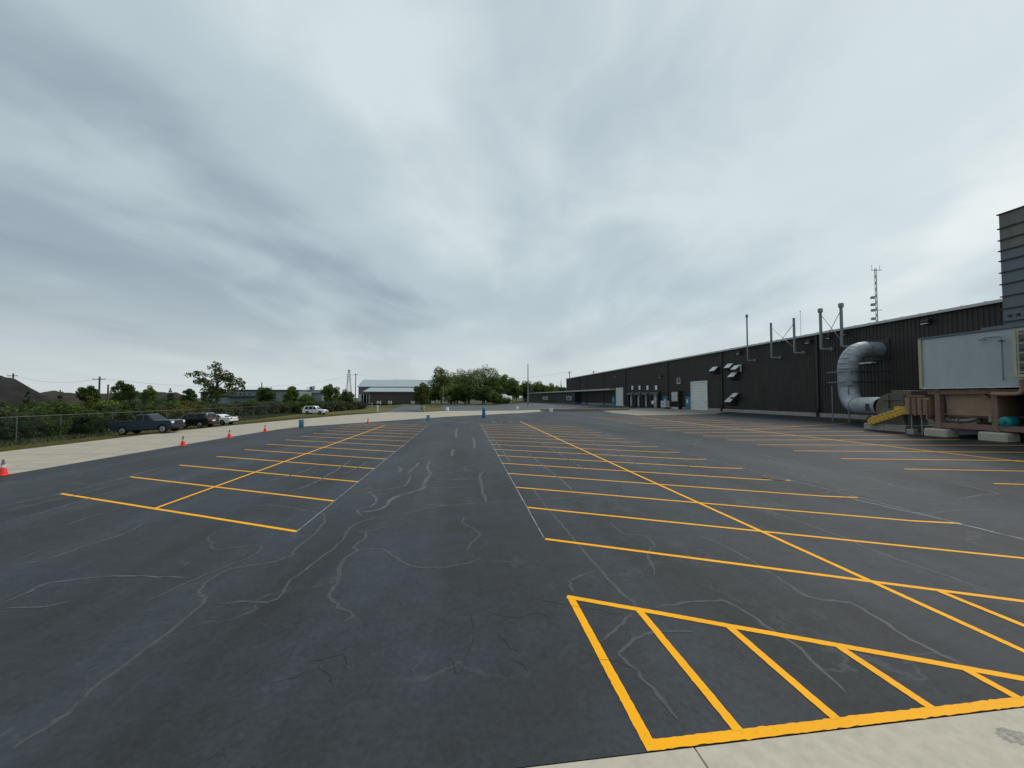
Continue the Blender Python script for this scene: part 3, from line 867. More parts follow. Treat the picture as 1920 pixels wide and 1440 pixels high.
mast(1646, 503, 62, .17, "radio_mast", "grey lattice radio mast with antennas rising behind the warehouse roof", True)
mast(1502, 583, 90, .10, "whip_antenna", "thin white whip antenna rising behind the roof between two stacks")

# ================================================================== DUCT, FAN, FURNACE
du = empty("exhaust_duct", (38.3, DY0, zg(38.3)))
tag(du, "fat galvanised exhaust duct bending in a C from warehouse wall to fan", "duct")
ZD = zg(38.3)
RD = .80
low_dir = Vector((35.4 - 38.3, 28.4 - DY0, 0)).normalized()
top_c, low_z = DZ0, 2.78
path = [Vector((WX - .15, DY0, top_c)), Vector((40.3, DY0, top_c))]
rb = 2.0
for k in range(1, 8):
    a_ = k / 8 * math.pi / 2
    path.append(Vector((40.3 - rb * math.sin(a_), DY0, top_c - rb * (1 - math.cos(a_)))))
path.append(Vector((38.3, DY0, top_c - rb)))
path.append(Vector((38.3, DY0, low_z + rb)))
for k in range(1, 8):
    a_ = k / 8 * math.pi / 2
    q = Vector((38.3, DY0, low_z + rb)) + low_dir * rb * (1 - math.cos(a_)) + Vector((0, 0, -rb * math.sin(a_)))
    path.append(q)
p_end = Vector((38.3, DY0, low_z)) + low_dir * rb
path.append(p_end)
path.append(Vector((35.55, 28.75, low_z + .05)))


def loc(o, mb): 
    c_ = o.location; mb.v = [(x - c_[0], y - c_[1], z - c_[2]) for x, y, z in mb.v]; return mb


for i in range(len(path) - 1):                      # each mitred gore is its own sheet, lapped over the next
    a_, b_ = path[i], path[i + 1]
    d_ = (b_ - a_).normalized()
    loc(du, MB().tube([a_ - d_ * .04, b_ + d_ * .04], [RD + .028, RD - .012], 28, cap=False)).build("duct_gore", M_GALV, du, smooth=True)
for i in (1, 9, 10, 18):
    a_ = path[i]; d_ = (path[i + 1] - path[i - 1]).normalized()
    loc(du, MB().tube([a_ - d_ * .05, a_ + d_ * .05], RD + .06, 28)).build("band", M_STACK, du, smooth=True)
for zz in (top_c - rb - .25, low_z + rb + .35):
    for dy in (-.9, .9): loc(du, MB().bar((38.3 - .9, DY0 + dy, zz), (WX, DY0 + dy, zz), .07)).build("wall_strut", M_DARK, du)
    loc(du, MB().bar((38.3 - .9, DY0 - 1.2, zz), (38.3 - .9, DY0 + 1.3, zz), .09)).build("wall_strut", M_STACK, du)
for dx, dy in ((-.85, -.8), (-.85, .9)):
    loc(du, MB().box((38.3 + dx, DY0 + dy, (ZD + low_z + rb) / 2), (.08, .08, low_z + rb - ZD))).build("support_post", M_STACK, du)
loc(du, MB().box((36.2, 29.4, 1.5), (.08, .08, 1.3))).build("support_post", M_STACK, du)
loc(du, MB().box((37.0, 31.2, 1.5), (.08, .08, 1.1))).build("support_post", M_STACK, du)
c_ = Vector((36.05, 29.6, low_z))
loc(du, MB().box((c_.x - .74, c_.y - .1, c_.z - .05), (.2, .95, .62), rz=.45)).build("access_hatch", M_DARK, du)

fan = empty("industrial_fan", (35.0, 27.1, zg(35)))
tag(fan, "olive centrifugal fan with yellow belt guard on a concrete plinth", "fan")
ZF = zg(35)
for a, b, c0, c1 in ((33.3, 36.8, 25.5, 27.0), (33.3, 36.8, 27.02, 28.6)):
    loc(fan, MB().box(((a + b) / 2, (c0 + c1) / 2, ZF + .2), (b - a, c1 - c0, .52))).build("plinth", M_FOOT, fan, bevel=.03)
sc = []
for k in range(25):
    a_ = R(-60 + k * 12); r_ = 1.02 + .34 * k / 24
    sc.append((27.1 - math.cos(a_) * r_ * .95, 2.78 + math.sin(a_) * r_ * .95))
loc(fan, MB().prism([(y, z) for y, z in sc], 0, 34.2, 35.9)).build("scroll_housing", M_FAN, fan, bevel=.02)
loc(fan, MB().prism([(25.7, 2.6), (25.7, 4.1), (27.1, 4.15), (26.3, 2.7)], 0, 34.15, 35.95)).build("outlet", M_FAN, fan)
loc(fan, MB().prism([(26.0, ZF + .46), (28.3, ZF + .46), (27.7, 2.7), (26.4, 2.7)], 0, 34.0, 36.1)).build("pedestal", M_FANB, fan)
for y in (25.85, 26.2, 27.3):
    loc(fan, MB().box((34.12, y, 2.7), (.1, .08, 2.3))).build("stiffener", M_FANB, fan)
loc(fan, MB().box((34.1, 26.9, 3.45), (.1, 2.0, .08))).build("stiffener", M_FANB, fan)
loc(fan, MB().tube([(33.2, 26.0, 2.75), (34.3, 26.4, 2.75)], .16, 10)).build("shaft", M_GUARD, fan, smooth=True)
# belt guard: a rounded flat case between fan shaft and motor
ga, gb = Vector((25.2, 2.66, 0)), Vector((27.75, 1.66, 0))
dgv = (gb - ga).normalized(); ngv = Vector((-dgv.y, dgv.x, 0)); st = []
for k in range(9):
    a_ = -math.pi / 2 + math.pi * k / 8; st.append(gb + (dgv * math.cos(a_) + ngv * math.sin(a_)) * .29)
for k in range(9):
    a_ = math.pi / 2 + math.pi * k / 8; st.append(ga + (dgv * math.cos(a_) + ngv * math.sin(a_)) * .27)
gd = loc(fan, MB().prism([(q.x, q.y) for q in st], 0, 33.0, 33.32)).build("belt_guard", M_GUARD, fan, bevel=.03)
for k in range(9):
    q = ga + (gb - ga) * k / 8
    for s in (-.17, .17): loc(fan, MB().box((32.995, q.x + ngv.x * s, q.y + ngv.y * s), (.012, .07, .07))).build("bolt", M_DARK, gd)
loc(fan, MB().tube([(33.35, 28.1, 1.75), (34.3, 28.1, 1.75)], .32, 12)).build("motor", M_DARK, fan, smooth=True)
loc(fan, MB().bar((33.5, 28.5, ZF + .1), (33.5, 26.2, 2.2), .12)).build("motor_rail", M_DARK, fan)

FX = 32.3
fu = empty("furnace_unit", (FX, 20.5, zg(FX)))
tag(fu, "large grey casing raised on brown steel legs above pipes and teal motor", "furnace")
ZU = zg(33)
B0, B1 = 4.29, 7.72
loc(fu, MB().box((FX + 2.6, 18.9, (B0 + B1) / 2), (5.0, 9.4, B1 - B0))).build("casing", M_BOX, fu, bevel=.03)
loc(fu, MB().box((FX + .1, 23.68, (B0 + B1) / 2 - .02), (.2, .16, B1 - B0 + .1))).build("corner_trim", M_CREAM, fu)
loc(fu, MB().box((FX + 2.6, 18.9, B1 + .06), (5.2, 9.7, .10))).build("top_plate", M_TOWER, fu)
loc(fu, MB().box((FX + .06, 18.9, B0 - .05), (.10, 9.4, .1))).build("bottom_lip", M_TRIM, fu)
for y in (22.95, 20.05, 16.5):
    lg = loc(fu, MB().box((FX + .45, y, (ZU + .55 + B0) / 2), (.34, .30, B0 - ZU - .6)).box((FX + .45, y, B0 - .14), (.6, .5, .06)).box((FX + .45, y, ZU + .62), (.6, .5, .06))).build("leg", M_RUST, fu, bevel=.01)
    prs = [(.80, 0), (.80, .42), (.72, .52)]
    loc(fu, MB().box((FX + .5, y, ZU + .24), (1.1, 1.35, .62))).build("concrete_pier", M_SLAB, fu, bevel=.10)
    loc(fu, MB().box((FX + 4.4, y, (ZU + B0) / 2), (.3, .3, B0 - ZU))).build("leg", M_RUST, fu)
loc(fu, MB().box((FX + .42, 18.6, ZU + .80), (.22, 9.2, .34))).build("base_beam", M_RUST, fu)
loc(fu, MB().box((FX + .42, 18.9, B0 - .34), (.24, 9.2, .28))).build("top_beam", M_RUST, fu)
loc(fu, MB().box((FX + 4.4, 18.9, ZU + .80), (.22, 9.2, .34))).build("base_beam", M_RUST, fu)
loc(fu, MB().bar((FX + .45, 20.2, 3.35), (FX + .45, 20.9, 3.98), .13)).build("knee_brace", M_RUST, fu)
loc(fu, MB().box((FX + 1.75, 21.55, 3.12), (2.1, 2.6, 1.72))).build("vessel", M_TAN, fu, bevel=.15)
loc(fu, MB().box((FX + 2.4, 19, 2.4), (3.0, 9.4, .06))).build("deck", M_DARK, fu)
loc(fu, MB().box((FX + 4.75, 18.9, 2.7), (.08, 9.4, 3.2))).build("back_panel", M_BLACK, fu)
for k in range(4):
    loc(fu, MB().box((FX + .85, 24.6 - .36 * k, 3.05 - .10 * k), (1.35, .11, 1.4))).build("duct_flange", M_RUST, fu, bevel=.015)
loc(fu, MB().box((FX + .9, 24.2, 2.95), (1.2, 1.5, 1.2))).build("connector_duct", M_TAN, fu)
for y in (24.75, 24.1):
    pp = loc(fu, MB().box((FX + .6, y, ZU + .9), (.09, .09, 2.0))).build("prop", M_STACK, fu)
loc(fu, MB().box((FX + .6, 24.75, ZU + .15), (.45, .45, .4))).build("prop_base", M_FOOT, fu, bevel=.03)
loc(fu, MB().tube([(FX + .9, 23.6, 2.02), (FX + .9, 22.3, 2.02), (FX + .9, 21.7, 2.05), (FX + 1.0, 21.4, 2.2), (FX + 1.2, 21.2, 2.5)], .15, 12)).build("burner_pipe", M_PIPE, fu, smooth=True)
for y in (23.2, 22.75, 22.2): loc(fu, MB().tube([(FX + .9, y - .05, 2.02), (FX + .9, y + .05, 2.02)], .23, 12)).build("pipe_flange", M_PIPE, fu, smooth=True)
loc(fu, MB().tube([(FX + .8, 24, 1.72), (FX + .8, 16, 1.72)], .05, 8)).build("thin_pipe", M_PIPE, fu)
loc(fu, MB().tube([(FX + .8, 22, 1.55), (FX + .8, 16, 1.55)], .035, 8)).build("thin_pipe", M_PIPE, fu)
loc(fu, MB().box((FX + .7, 22.6, 1.45), (.25, .2, .55))).build("valve", M_PIPE, fu)
loc(fu, MB().box((FX + .3, 20.25, 2.25), (.14, .16, .42))).build("switch_box", M_PIPE, fu, bevel=.02)
# teal motor, lying along the line of sight into the frame
mo = loc(fu, MB().tube([(FX + .15, 19.6, 2.12), (FX + .25, 19.6, 2.12), (FX + .38, 19.6, 2.12), (FX + .80, 19.62, 2.12), (FX + .95, 19.62, 2.12)], [.16, .30, .335, .335, .27], 20)).build("motor", M_TEAL, fu, smooth=True)
loc(fu, MB().tube([(FX + .10, 19.62, 2.12), (FX + .18, 19.59, 2.12)], .12, 12)).build("motor_hub", M_TEAL, mo, smooth=True)
loc(fu, MB().box((FX + .8, 19.35, 1.62), (.8, .5, .2))).build("motor_foot", M_DARK, mo)
loc(fu, MB().tube([(FX + .05, 20.0, 3.80), (FX + .05, 18.95, 3.80), (FX + .05, 18.75, 3.86), (FX + .02, 18.66, 4.05), (FX - .05, 18.62, 4.6)], .115, 10)).build("drain_pipe", M_TAN, fu, smooth=True)
# swan neck vent on the casing face
loc(fu, MB().tube([(FX - .12, 19.35, 4.6), (FX - .12, 19.35, 7.1), (FX - .12, 19.42, 7.25), (FX - .12, 19.6, 7.3), (FX - .12, 20.1, 7.3), (FX - .12, 20.22, 7.22)], .04, 8)).build("swan_neck_pipe", M_STACK, fu, smooth=True)
loc(fu, MB().lathe([(.05, .1), (.16, 0), (.16, -.03)], 10, (FX - .12, 20.25, 7.2))).build("lamp_shade", M_STACK, fu)
loc(fu, MB().tube([(FX - .14, 19.35, 6.98), (FX - .14, 19.35, 7.02)], .14, 10)).build("pipe_clamp", M_DARK, fu)
# access ladder in a cream frame
for y in (18.72, 17.6): loc(fu, MB().box((FX - .25, y, 6.15), (.10, .12, 2.75))).build("ladder_rail", M_CREAM, fu)
for k in range(5):
    loc(fu, MB().box((FX - .25, 18.16, 5.06 + .56 * k), (.07, 1.0, .05))).build("ladder_rung", M_CREAM, fu)
loc(fu, MB().box((FX - .35, 18.1, 4.84), (.6, 1.4, .14))).build("ladder_platform", M_CREAM, fu)
loc(fu, MB().box((FX + .02, 18.1, 6.2), (.06, 1.2, 2.6))).build("louvre_back", M_TOWER2, fu)
for k in range(4): loc(fu, MB().box((FX - .04, 18.1, 5.3 + .55 * k), (.08, 1.0, .06))).build("louvre_slat", M_DARK, fu)

TX = 32.9
tw = empty("ribbed_tower", (TX, 16, zg(TX)))
tag(tw, "tall grey sheet steel tower with horizontal ribs above the furnace casing", "tower")
TE = on_x(1876, 480, TX)[1]
zr = [on_x(1873, py, TX)[2] for py in (402, 429, 451, 471, 490, 512, 534, 557, 580)]
zr.append(8.25); zr.append(7.84)
for i in range(len(zr) - 1):
    zt_, zb_ = zr[i], zr[i + 1]
    loc(tw, MB().box((TX + 2.5, TE - 2.6, (zt_ + zb_) / 2), (5.0, 5.2, zt_ - zb_ - .02))).build("panel_ring", M_TOWER2 if i < 3 else M_TOWER, tw)
    loc(tw, MB().box((TX + 2.5, TE - 2.6, zt_ - .03), (5.16, 5.34, .06))).build("rib", M_DARK, tw)
for k in range(9): loc(tw, MB().box((TX - .05, TE - .3 - .36 * k, 8.55), (.10, .13, .13))).build("bolt", M_DARK, tw)
loc(tw, MB().box((TX + 2.5, TE - 2.6, (7.84 + zg(TX)) / 2), (4.2, 4.2, 7.84 - zg(TX)))).build("core", M_BLACK, tw)
loc(tw, MB().box((TX - .3, TE - 1.4, 7.9), (.2, 4.4, .16))).build("walkway_beam", M_TOWER, tw)

# ================================================================== FAR OFFICE, KERBS
A, B = on_z(968, 738.4, 5.95), on_z(1143, 729.2, 5.95)
Av, Bv = Vector(A), Vector(B)
dv = (Bv - Av).normalized(); nv = Vector((-dv.y, dv.x, 0))
if nv.x < 0: nv = -nv            # points away from the lot
an = empty("office_annex", (B[0], B[1], 0))
tag(an, "low charcoal office annex with pale flat roof edge joined to the warehouse", "building")


def abox(t0, t1, d0, d1, z0, z1):
    mb = MB(); q = []
    for z in (z0, z1):
        for t, d in ((t0, d0), (t1, d0), (t1, d1), (t0, d1)):
            p_ = Av + (Bv - Av) * t + nv * d; q.append((p_.x, p_.y, z))
    return loc(an, mb.add(q, [(0, 3, 2, 1), (4, 5, 6, 7), (0, 1, 5, 4), (1, 2, 6, 5), (2, 3, 7, 6), (3, 0, 4, 7)]))


abox(0, 1, -.2, 7.0, 5.6, 6.05).build("roof_fascia", M_FASC, an, bevel=.03)


def tpx(px):                      # position along the annex front for a picture column
    d = ray(px, 745); d2 = np.array([d[0], d[1]])
    a_, b_ = np.array(A[:2]), np.array(B[:2])
    M_ = np.array([[b_[0] - a_[0], -d2[0]], [b_[1] - a_[1], -d2[1]]])
    return float(np.linalg.solve(M_, -a_)[0])


t9 = tpx(990)
abox(t9, tpx(1075), .5, 6.5, .2, 5.58).build("front_wall", M_CHAR, an)
abox(tpx(1075), tpx(1127), 2.5, 6.5, .2, 5.58).build("recessed_wall", M_CHAR, an)
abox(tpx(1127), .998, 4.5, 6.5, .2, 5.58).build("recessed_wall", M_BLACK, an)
abox(0.02, t9, 4, 6.5, .2, 5.58).build("porch_wall", M_CHAR, an)
for k in range(5):
    abox(.06 + k * .05, .085 + k * .05, 3.9, 4.0, 1.2, 4.3).build("porch_window", M_GLASS, an)
abox(t9 - .006, t9 + .018, -.05, .45, .3, 5.58).build("column", M_FASC, an)
for a, b in ((1016, 1025), (1060, 1069)):
    t0, t1 = tpx(a), tpx(b)
    f_ = abox(t0, t1, .38, .52, 2.5, 4.0).build("window", M_FASC, an)
    abox(t0 + (t1 - t0) * .2, t1 - (t1 - t0) * .2, .34, .42, 2.85, 3.7).build("pane", M_GLASS, f_)
abox(.01, .06, -.1, .0, 3.9, 4.6).build("sign_board", M_FASC, an)

rail = empty("guard_rail", (33, 88, 0))
tag(rail, "thin blue grey guard rail in front of the office annex", "railing")
r0, r1 = Vector(gp(1045, 762.5)), Vector(gp(1150, 764))
r0.z, r1.z = zg(r0.x), zg(r1.x)
for k in range(9):
    p_ = r0.lerp(r1, k / 8); loc(rail, MB().box((p_.x, p_.y, p_.z + .6), (.08, .08, 1.2))).build("post", M_DRUMB, rail)
for hh in (1.15, .65): loc(rail, MB().bar(r0 + Vector((0, 0, hh)), r1 + Vector((0, 0, hh)), .07)).build("rail", M_DRUMB, rail)

kb = empty("retaining_kerb", (30, 92, 0))
tag(kb, "low weathered concrete kerb at the far edge of the lot", "kerb")
kp = [gp(1014, 770.5), gp(1060, 771), gp(1120, 770.5), gp(1180, 769)]
for a, b in zip(kp[:-1], kp[1:]):
    a, b = Vector(a), Vector(b)
    loc(kb, MB().bar(a + Vector((0, 0, .22)), b + Vector((0, 0, .22)), .35, .5)).build("kerb_stone", M_KERB, kb)
    loc(kb, MB().bar(a + Vector((.25, .5, .42)), b + Vector((.25, .5, .42)), .8, .12)).build("coping", M_CONC, kb)

# flag/light poles
def simple_pole(px, pyb, pyt, r, name, label, m=M_STACK, Y=None, cat="pole", arm=False):
    b_ = gp(px, pyb) if Y is None else on_y(px, pyb, Y)
    t_ = on_y(px, pyt, b_[1])
    zb = zg(b_[0])
    o = empty(name, (b_[0], b_[1], zb)); tag(o, label, cat)
    MB().tube([(0, 0, 0), (0, 0, t_[2] - zb)], [r, r * .6], 8).build("shaft", m, o, smooth=True)
    MB().lathe([(r * 2.2, 0), (r * 2.2, .3), (r * 1.1, .45)], 10).build("base", M_FOOT, o)
    if arm: MB().box((0, 0, t_[2] - zb), (.9, .35, .14)).build("lamp_head", M_DARK, o)
    return o


simple_pole(990, 763, 683, .22, "tall_pole", "tall slim grey pole standing by the annex corner column")
simple_pole(831, 761, 718, .10, "lamp_post", "slim lamp post on the grass island before the dense trees", cat="lamp post", arm=True)

# ================================================================== BARN AND FAR BUILDINGS
YB = 222.0


def yb(px, py, Y=YB): return on_y(px, py, Y)


bn = empty("metal_barn", (yb(735, 757)[0], YB, 0))
tag(bn, "grey metal roofed barn with lean-to behind the side road", "building")
xl, xr = yb(671, 745)[0], yb(808, 745)[0]
zE, zR = yb(680, 725.5)[2], yb(680, 710.5)[2]
loc(bn, MB().box(((xl + xr) / 2, YB + 14, zE / 2), (xr - xl, 26, zE))).build("wall", M_SHED, bn)
loc(bn, MB().add([(xl - .6, YB + .4, zE), (xr + .6, YB + .4, zE), (xr + .6, YB + 14, zR), (xl - .6, YB + 14, zR), (xl - .6, YB + 28, zE), (xr + .6, YB + 28, zE),
                  (xl - .6, YB + .4, zE + .25), (xr + .6, YB + .4, zE + .25), (xr + .6, YB + 14, zR + .25), (xl - .6, YB + 14, zR + .25), (xl - .6, YB + 28, zE + .25), (xr + .6, YB + 28, zE + .25)],
                 [(0, 1, 2, 3), (3, 2, 5, 4), (9, 8, 7, 6), (10, 11, 8, 9), (0, 6, 7, 1), (1, 7, 8, 2), (2, 8, 11, 5), (4, 10, 9, 3), (3, 9, 6, 0), (5, 11, 10, 4)])).build("roof", M_ROOF, bn)
lx0, lx1 = yb(688, 745)[0], yb(800, 745)[0]
zl1, zl0 = yb(700, 727)[2], yb(700, 735.5)[2]
loc(bn, MB().add([(lx0, YB - 9, zl0), (lx1, YB - 9, zl0), (lx1, YB + .9, zl1), (lx0 + 2, YB + .9, zl1), (lx0, YB - 9, zl0 + .3), (lx1, YB - 9, zl0 + .3), (lx1, YB + .9, zl1 + .3), (lx0 + 2, YB + .9, zl1 + .3)],
                 [(0, 1, 2, 3), (7, 6, 5, 4), (0, 4, 5, 1), (1, 5, 6, 2), (2, 6, 7, 3), (3, 7, 4, 0)])).build("lean_to_roof", M_ROOF, bn)
loc(bn, MB().box(((lx0 + lx1) / 2 + 1.5, YB - 4, zl0 / 2), (lx1 - lx0 - 4, 8, zl0 - .02))).build("lean_to_wall", M_BRICK, bn)
loc(bn, MB().box((yb(685.5, 745)[0], YB + .9, 3.0), (yb(694, 745)[0] - yb(677, 745)[0], .3, 4.4))).build("doorway", M_GLASS, bn)
for a in (674.5, 697): loc(bn, MB().box((yb(a, 745)[0], YB - 1.5 if a > 690 else YB + .6, 2.6), (1.7 if a < 690 else 2.3, 1.2, 5.2))).build("pillar", M_TRIM, bn)
for a in (681, 687): loc(bn, MB().box((yb(a, 745)[0], YB + .7, 3), (.4, .2, 4.4))).build("mullion", M_TRIM, bn)
for i, (px, py, lb) in enumerate(((708, 756, "leftmost pale yellow bollard before the barn lean-to"), (713, 756, "pale yellow bollard beside the leftmost one before the barn"), (729, 755.5, "pale yellow bollard at the middle of the barn front, left one"), (733, 755.5, "pale yellow bollard at the middle of the barn front, right one"), (772, 754.5, "pale yellow bollard near the barn's right end, left one"), (776, 754.5, "pale yellow bollard near the barn's right end, right one"))):
    q = on_y(px, py, YB - 14)
    bo = empty("bollard", (q[0], YB - 14, 0)); tag(bo, lb, "bollard", "bollards in front of the barn")
    MB().lathe([(.42, 0), (.42, 1.5), (.3, 1.7), (.05, 1.75)], 10).build("post", M_CREAM, bo, smooth=True)
    MB().lathe([(.44, .9), (.44, 1.2)], 10).build("band", M_WHITE, bo)

# barrier gate on the side road
q = on_z(795, 772); gt = empty("barrier_gate", (q[0], q[1], 0)); tag(gt, "white swing barrier gate across the side road on a yellow post", "gate")
MB().tube([(0, 0, 0), (0, 0, 1.45)], .16, 10).build("post", M_CREAM, gt)
q2 = on_y(752, 762.5, q[1] + 22)
MB().bar((0, 0, 1.3), (q2[0] - q[0], 22, 1.3), .12, .22).build("arm", M_TRIM, gt)
for px, py, nm, lb, hgt, m in ((708, 772, "utility_pedestal", "white utility pedestal on the verge left of the side road", 1.3, M_WHITE), (697, 762, "marker_post", "small pale marker post on the verge below the barn pillar", 1.3, M_CREAM), (849, 760.5, "marker_post", "small pale marker post on the tip of the grass island", 1.3, M_CREAM)):
    q = on_z(px, py); o = empty(nm, (q[0], q[1], 0)); tag(o, lb, "post")
    MB().box((0, 0, hgt / 2), (.28, .28, hgt)).build("post", m, o, bevel=.03)
    MB().box((0, 0, hgt + .06), (.42, .40, .35)).build("cap", m, o, bevel=.05)

YO = 175.0
ob = empty("office_block", (on_y(460, 750, YO)[0], YO, 0)); tag(ob, "pale blue grey office block with dark flat roof behind the sparse tree", "building")
def opart(px0, px1, py0, py1, dep, m, name, par=None, front=0.0):
    a_, b_ = on_y(px0, py0, YO), on_y(px1, py1, YO)
    z0, z1 = max(b_[2], 0), a_[2]
    return loc(ob, MB().box(((a_[0] + b_[0]) / 2, YO + dep / 2 - front, (z0 + z1) / 2), (b_[0] - a_[0], dep, z1 - z0))).build(name, m, par or ob)
opart(376, 428, 736.5, 760, 12, M_BBLUE, "low_wing")
opart(374, 429, 734.5, 736.5, 13, M_GREEN, "wing_roof", front=.5)
opart(428, 560, 733.0, 760, 14, M_BBLUE, "main_wall", front=.3)
opart(427, 561, 730.5, 733, 15.2, M_GREEN, "main_roof", front=.9)
opart(428, 480, 742.2, 745, 1.6, M_GREEN, "awning", front=1.8)
for a, b in ((434, 439), (441, 446), (449, 455), (458, 463), (466, 472)):
    wn = opart(a, b, 736.8, 740, .3, M_TRIM, "window", front=.5)
    opart(a + .5, b - .5, 737.3, 739.6, .1, M_GLASS, "pane", wn, front=.56)
for a in (388, 396): 
    wn = opart(a, a + 6, 742, 746, .3, M_TRIM, "window", front=.2); opart(a + .6, a + 5.4, 742.6, 745.4, .1, M_GLASS, "pane", wn, front=.26)
YO = 190.0
sh = empty("grey_shed", (on_y(585, 750, YO)[0], YO, 0)); tag(sh, "pale grey shed between the trees above the white parked car", "building")
a_, b_ = on_y(568, 737, YO), on_y(603, 760, YO)
loc(sh, MB().box(((a_[0] + b_[0]) / 2, YO + 6, a_[2] / 2), (b_[0] - a_[0], 12, a_[2]))).build("wall", M_BBLUE, sh)
loc(sh, MB().prism([(YO - .5, a_[2]), (YO + 6, a_[2] + 1.6), (YO + 12.5, a_[2]), (YO + 12.5, a_[2] - .2), (YO - .5, a_[2] - .2)], 0, a_[0] - .4, b_[0] + .4)).build("roof", M_GREEN, sh)

# ================================================================== POLES, PYLON, WIRES
def utility_pole(px, pyt, Y, lb, arm=2.4, name="utility_pole"):
    t_ = on_y(px, pyt, Y)
    o = empty(name, (t_[0], Y, zg(t_[0]))); hgt = t_[2] - zg(t_[0])
    tag(o, lb, "utility pole", "wooden utility poles on the horizon")
    MB().tube([(0, 0, 0), (0, 0, hgt)], [.24, .17], 8).build("shaft", M_WOOD, o)
    if arm:
        MB().box((0, -.2, hgt - .7), (arm, .14, .18), rz=-.2).build("crossarm", M_WOOD, o)
        for s in (-.45, 0, .45): MB().lathe([(.05, 0), (.09, .1), (.05, .25)], 6, (s * arm, -.2 - s * .2, hgt - .6)).build("insulator", M_TRIM, o)
    return (t_[0], Y, zg(t_[0]) + hgt - .5)


W1 = utility_pole(25, 700, 125, "utility pole rising behind the tall dark soil mound", 3)
W2 = utility_pole(113, 731, 150, "short looking utility pole on the soil mound's long shoulder", 2.4)
W3 = utility_pole(187, 706, 110, "tallest utility pole, left of the round dark tree", 3.2)
W4 = utility_pole(203, 721, 110, "bare wooden pole just right of the tallest utility pole", 0)
W5 = utility_pole(491, 717, 160, "thin utility pole above the dark tree at the office block", 0)
W6 = utility_pole(667, 700, 190, "utility pole beside the left end of the metal barn", 2.2)
W7 = utility_pole(1068, 696, 190, "utility pole over the far left end of the warehouse roof", 1.5)
W8 = utility_pole(1113, 695, 175, "utility pole above the warehouse roof, right of the other one", 1.0)
W9 = utility_pole(602, 728, 200, "thin pole between the pale shed and the rounded tree", 0)


def wire(a, b, sag, label):
    pts = [Vector(a).lerp(Vector(b), k / 10) + Vector((0, 0, -sag * 4 * (k / 10) * (1 - k / 10))) for k in range(11)]
    o = MB().tube(pts, .022, 4).build("power_line", M_DARK); tag(o, label, "power line")


wire(W1, W3, 1.5, "sagging power line between the mound pole and the tallest pole")
wire(W6, (W7[0], W7[1], W7[2] + .2), 4.0, "long power line sagging from barn pole across to the roof pole")
wire(W3, (W6[0], W6[1], W6[2] + .1), 4.0, "long power line from the tallest pole to the barn pole")
Yp = 330.0
tp_, bp_ = on_y(654.5, 693, Yp), on_y(654.5, 748, Yp)
py_ = empty("lattice_pylon", (tp_[0], Yp, 0)); tag(py_, "grey steel lattice transmission tower behind the trees left of the barn", "pylon")
hp = tp_[2]
mb = MB()
lv = [(0, 2.7), (.25, 2.1), (.5, 1.45), (.68, 1.0), (.85, .8), (1.0, .25)]
for (f0, w0), (f1, w1) in zip(lv[:-1], lv[1:]):
    c0 = [(w0, w0), (-w0, w0), (-w0, -w0), (w0, -w0)]; c1 = [(w1, w1), (-w1, w1), (-w1, -w1), (w1, -w1)]
    for k in range(4):
        j = (k + 1) % 4
        mb.bar((*c0[k], hp * f0), (*c1[k], hp * f1), .17)
        mb.bar((*c0[k], hp * f0), (*c1[j], hp * f1), .10)
        mb.bar((*c0[j], hp * f0), (*c1[k], hp * f1), .10)
        mb.bar((*c1[k], hp * f1), (*c1[j], hp * f1), .10)
mb.build("lattice", M_STACK, py_)
for f, ln in ((.70, 2.6), (.85, 2.2), (.97, 1.6)): MB().bar((-ln, 0, hp * f), (ln, 0, hp * f), .2).build("crossarm", M_STACK, py_)

# ================================================================== TERRAIN: SOIL MOUND
def mound(name, label, prof, Y, depth, m, seed):
    """ridge whose crest follows the profile of (column, row) at distance Y, falling away front and back"""
    rg = random.Random(seed)
    cr = [on_y(px, py, Y) for px, py in prof]
    vs_, fs = [], []
    xs_ = np.linspace(cr[0][0], cr[-1][0], 110)
    zs_ = np.interp(xs_, [c[0] for c in cr], [c[2] for c in cr])
    rows = 15
    ef = np.clip(np.minimum((xs_ - xs_[0]) / 6.0, (xs_[-1] - xs_) / 9.0), 0, 1); ef = ef * ef * (3 - 2 * ef)
    zs_ = (zs_ + .7) * ef - .7
    ph = [rg.uniform(0, 6) for _ in range(6)]
    for j in range(rows):
        t = j / (rows - 1) * 2 - 1
        fall = max(0.0, 1 - abs(t) ** 1.25)
        for i, x in enumerate(xs_):
            rgh = .5 * math.sin(x * .21 + ph[0] + t * 5) + .3 * math.sin(x * .55 + ph[1] - t * 7) + .18 * math.sin(x * 1.3 + ph[2] + t * 11)
            z = zs_[i] * fall + rgh * (1 - fall) * .8 * (1 if 0 < j < rows - 1 else 0) + rg.gauss(0, .17) * (1 if j != 7 else .7)
            if j in (0, rows - 1) or i in (0, len(xs_) - 1): z = -.7
            vs_.append((x, Y + t * depth, z))
    n = len(xs_)
    for j in range(rows - 1):
        for i in range(n - 1): fs.append((j * n + i, j * n + i + 1, (j + 1) * n + i + 1, (j + 1) * n + i))
    o = mk(name, vs_, fs, m, smooth=True)
    return tag(o, label, kind="structure")


mound("soil_mound", "tall dark soil mound at the left edge behind the fence", [(-500, 690), (-250, 684), (-60, 694), (0, 704), (12, 706), (30, 713), (55, 724), (74, 734), (90, 744), (105, 752)], 100, 11, M_SOIL, 3)
mound("soil_ridge", "long low brown soil ridge behind the shrubs", [(-60, 748), (40, 742), (88, 735), (100, 733.5), (130, 737), (160, 739), (215, 737), (270, 735), (330, 736), (365, 742), (400, 752)], 118, 11, M_SOIL2, 8)

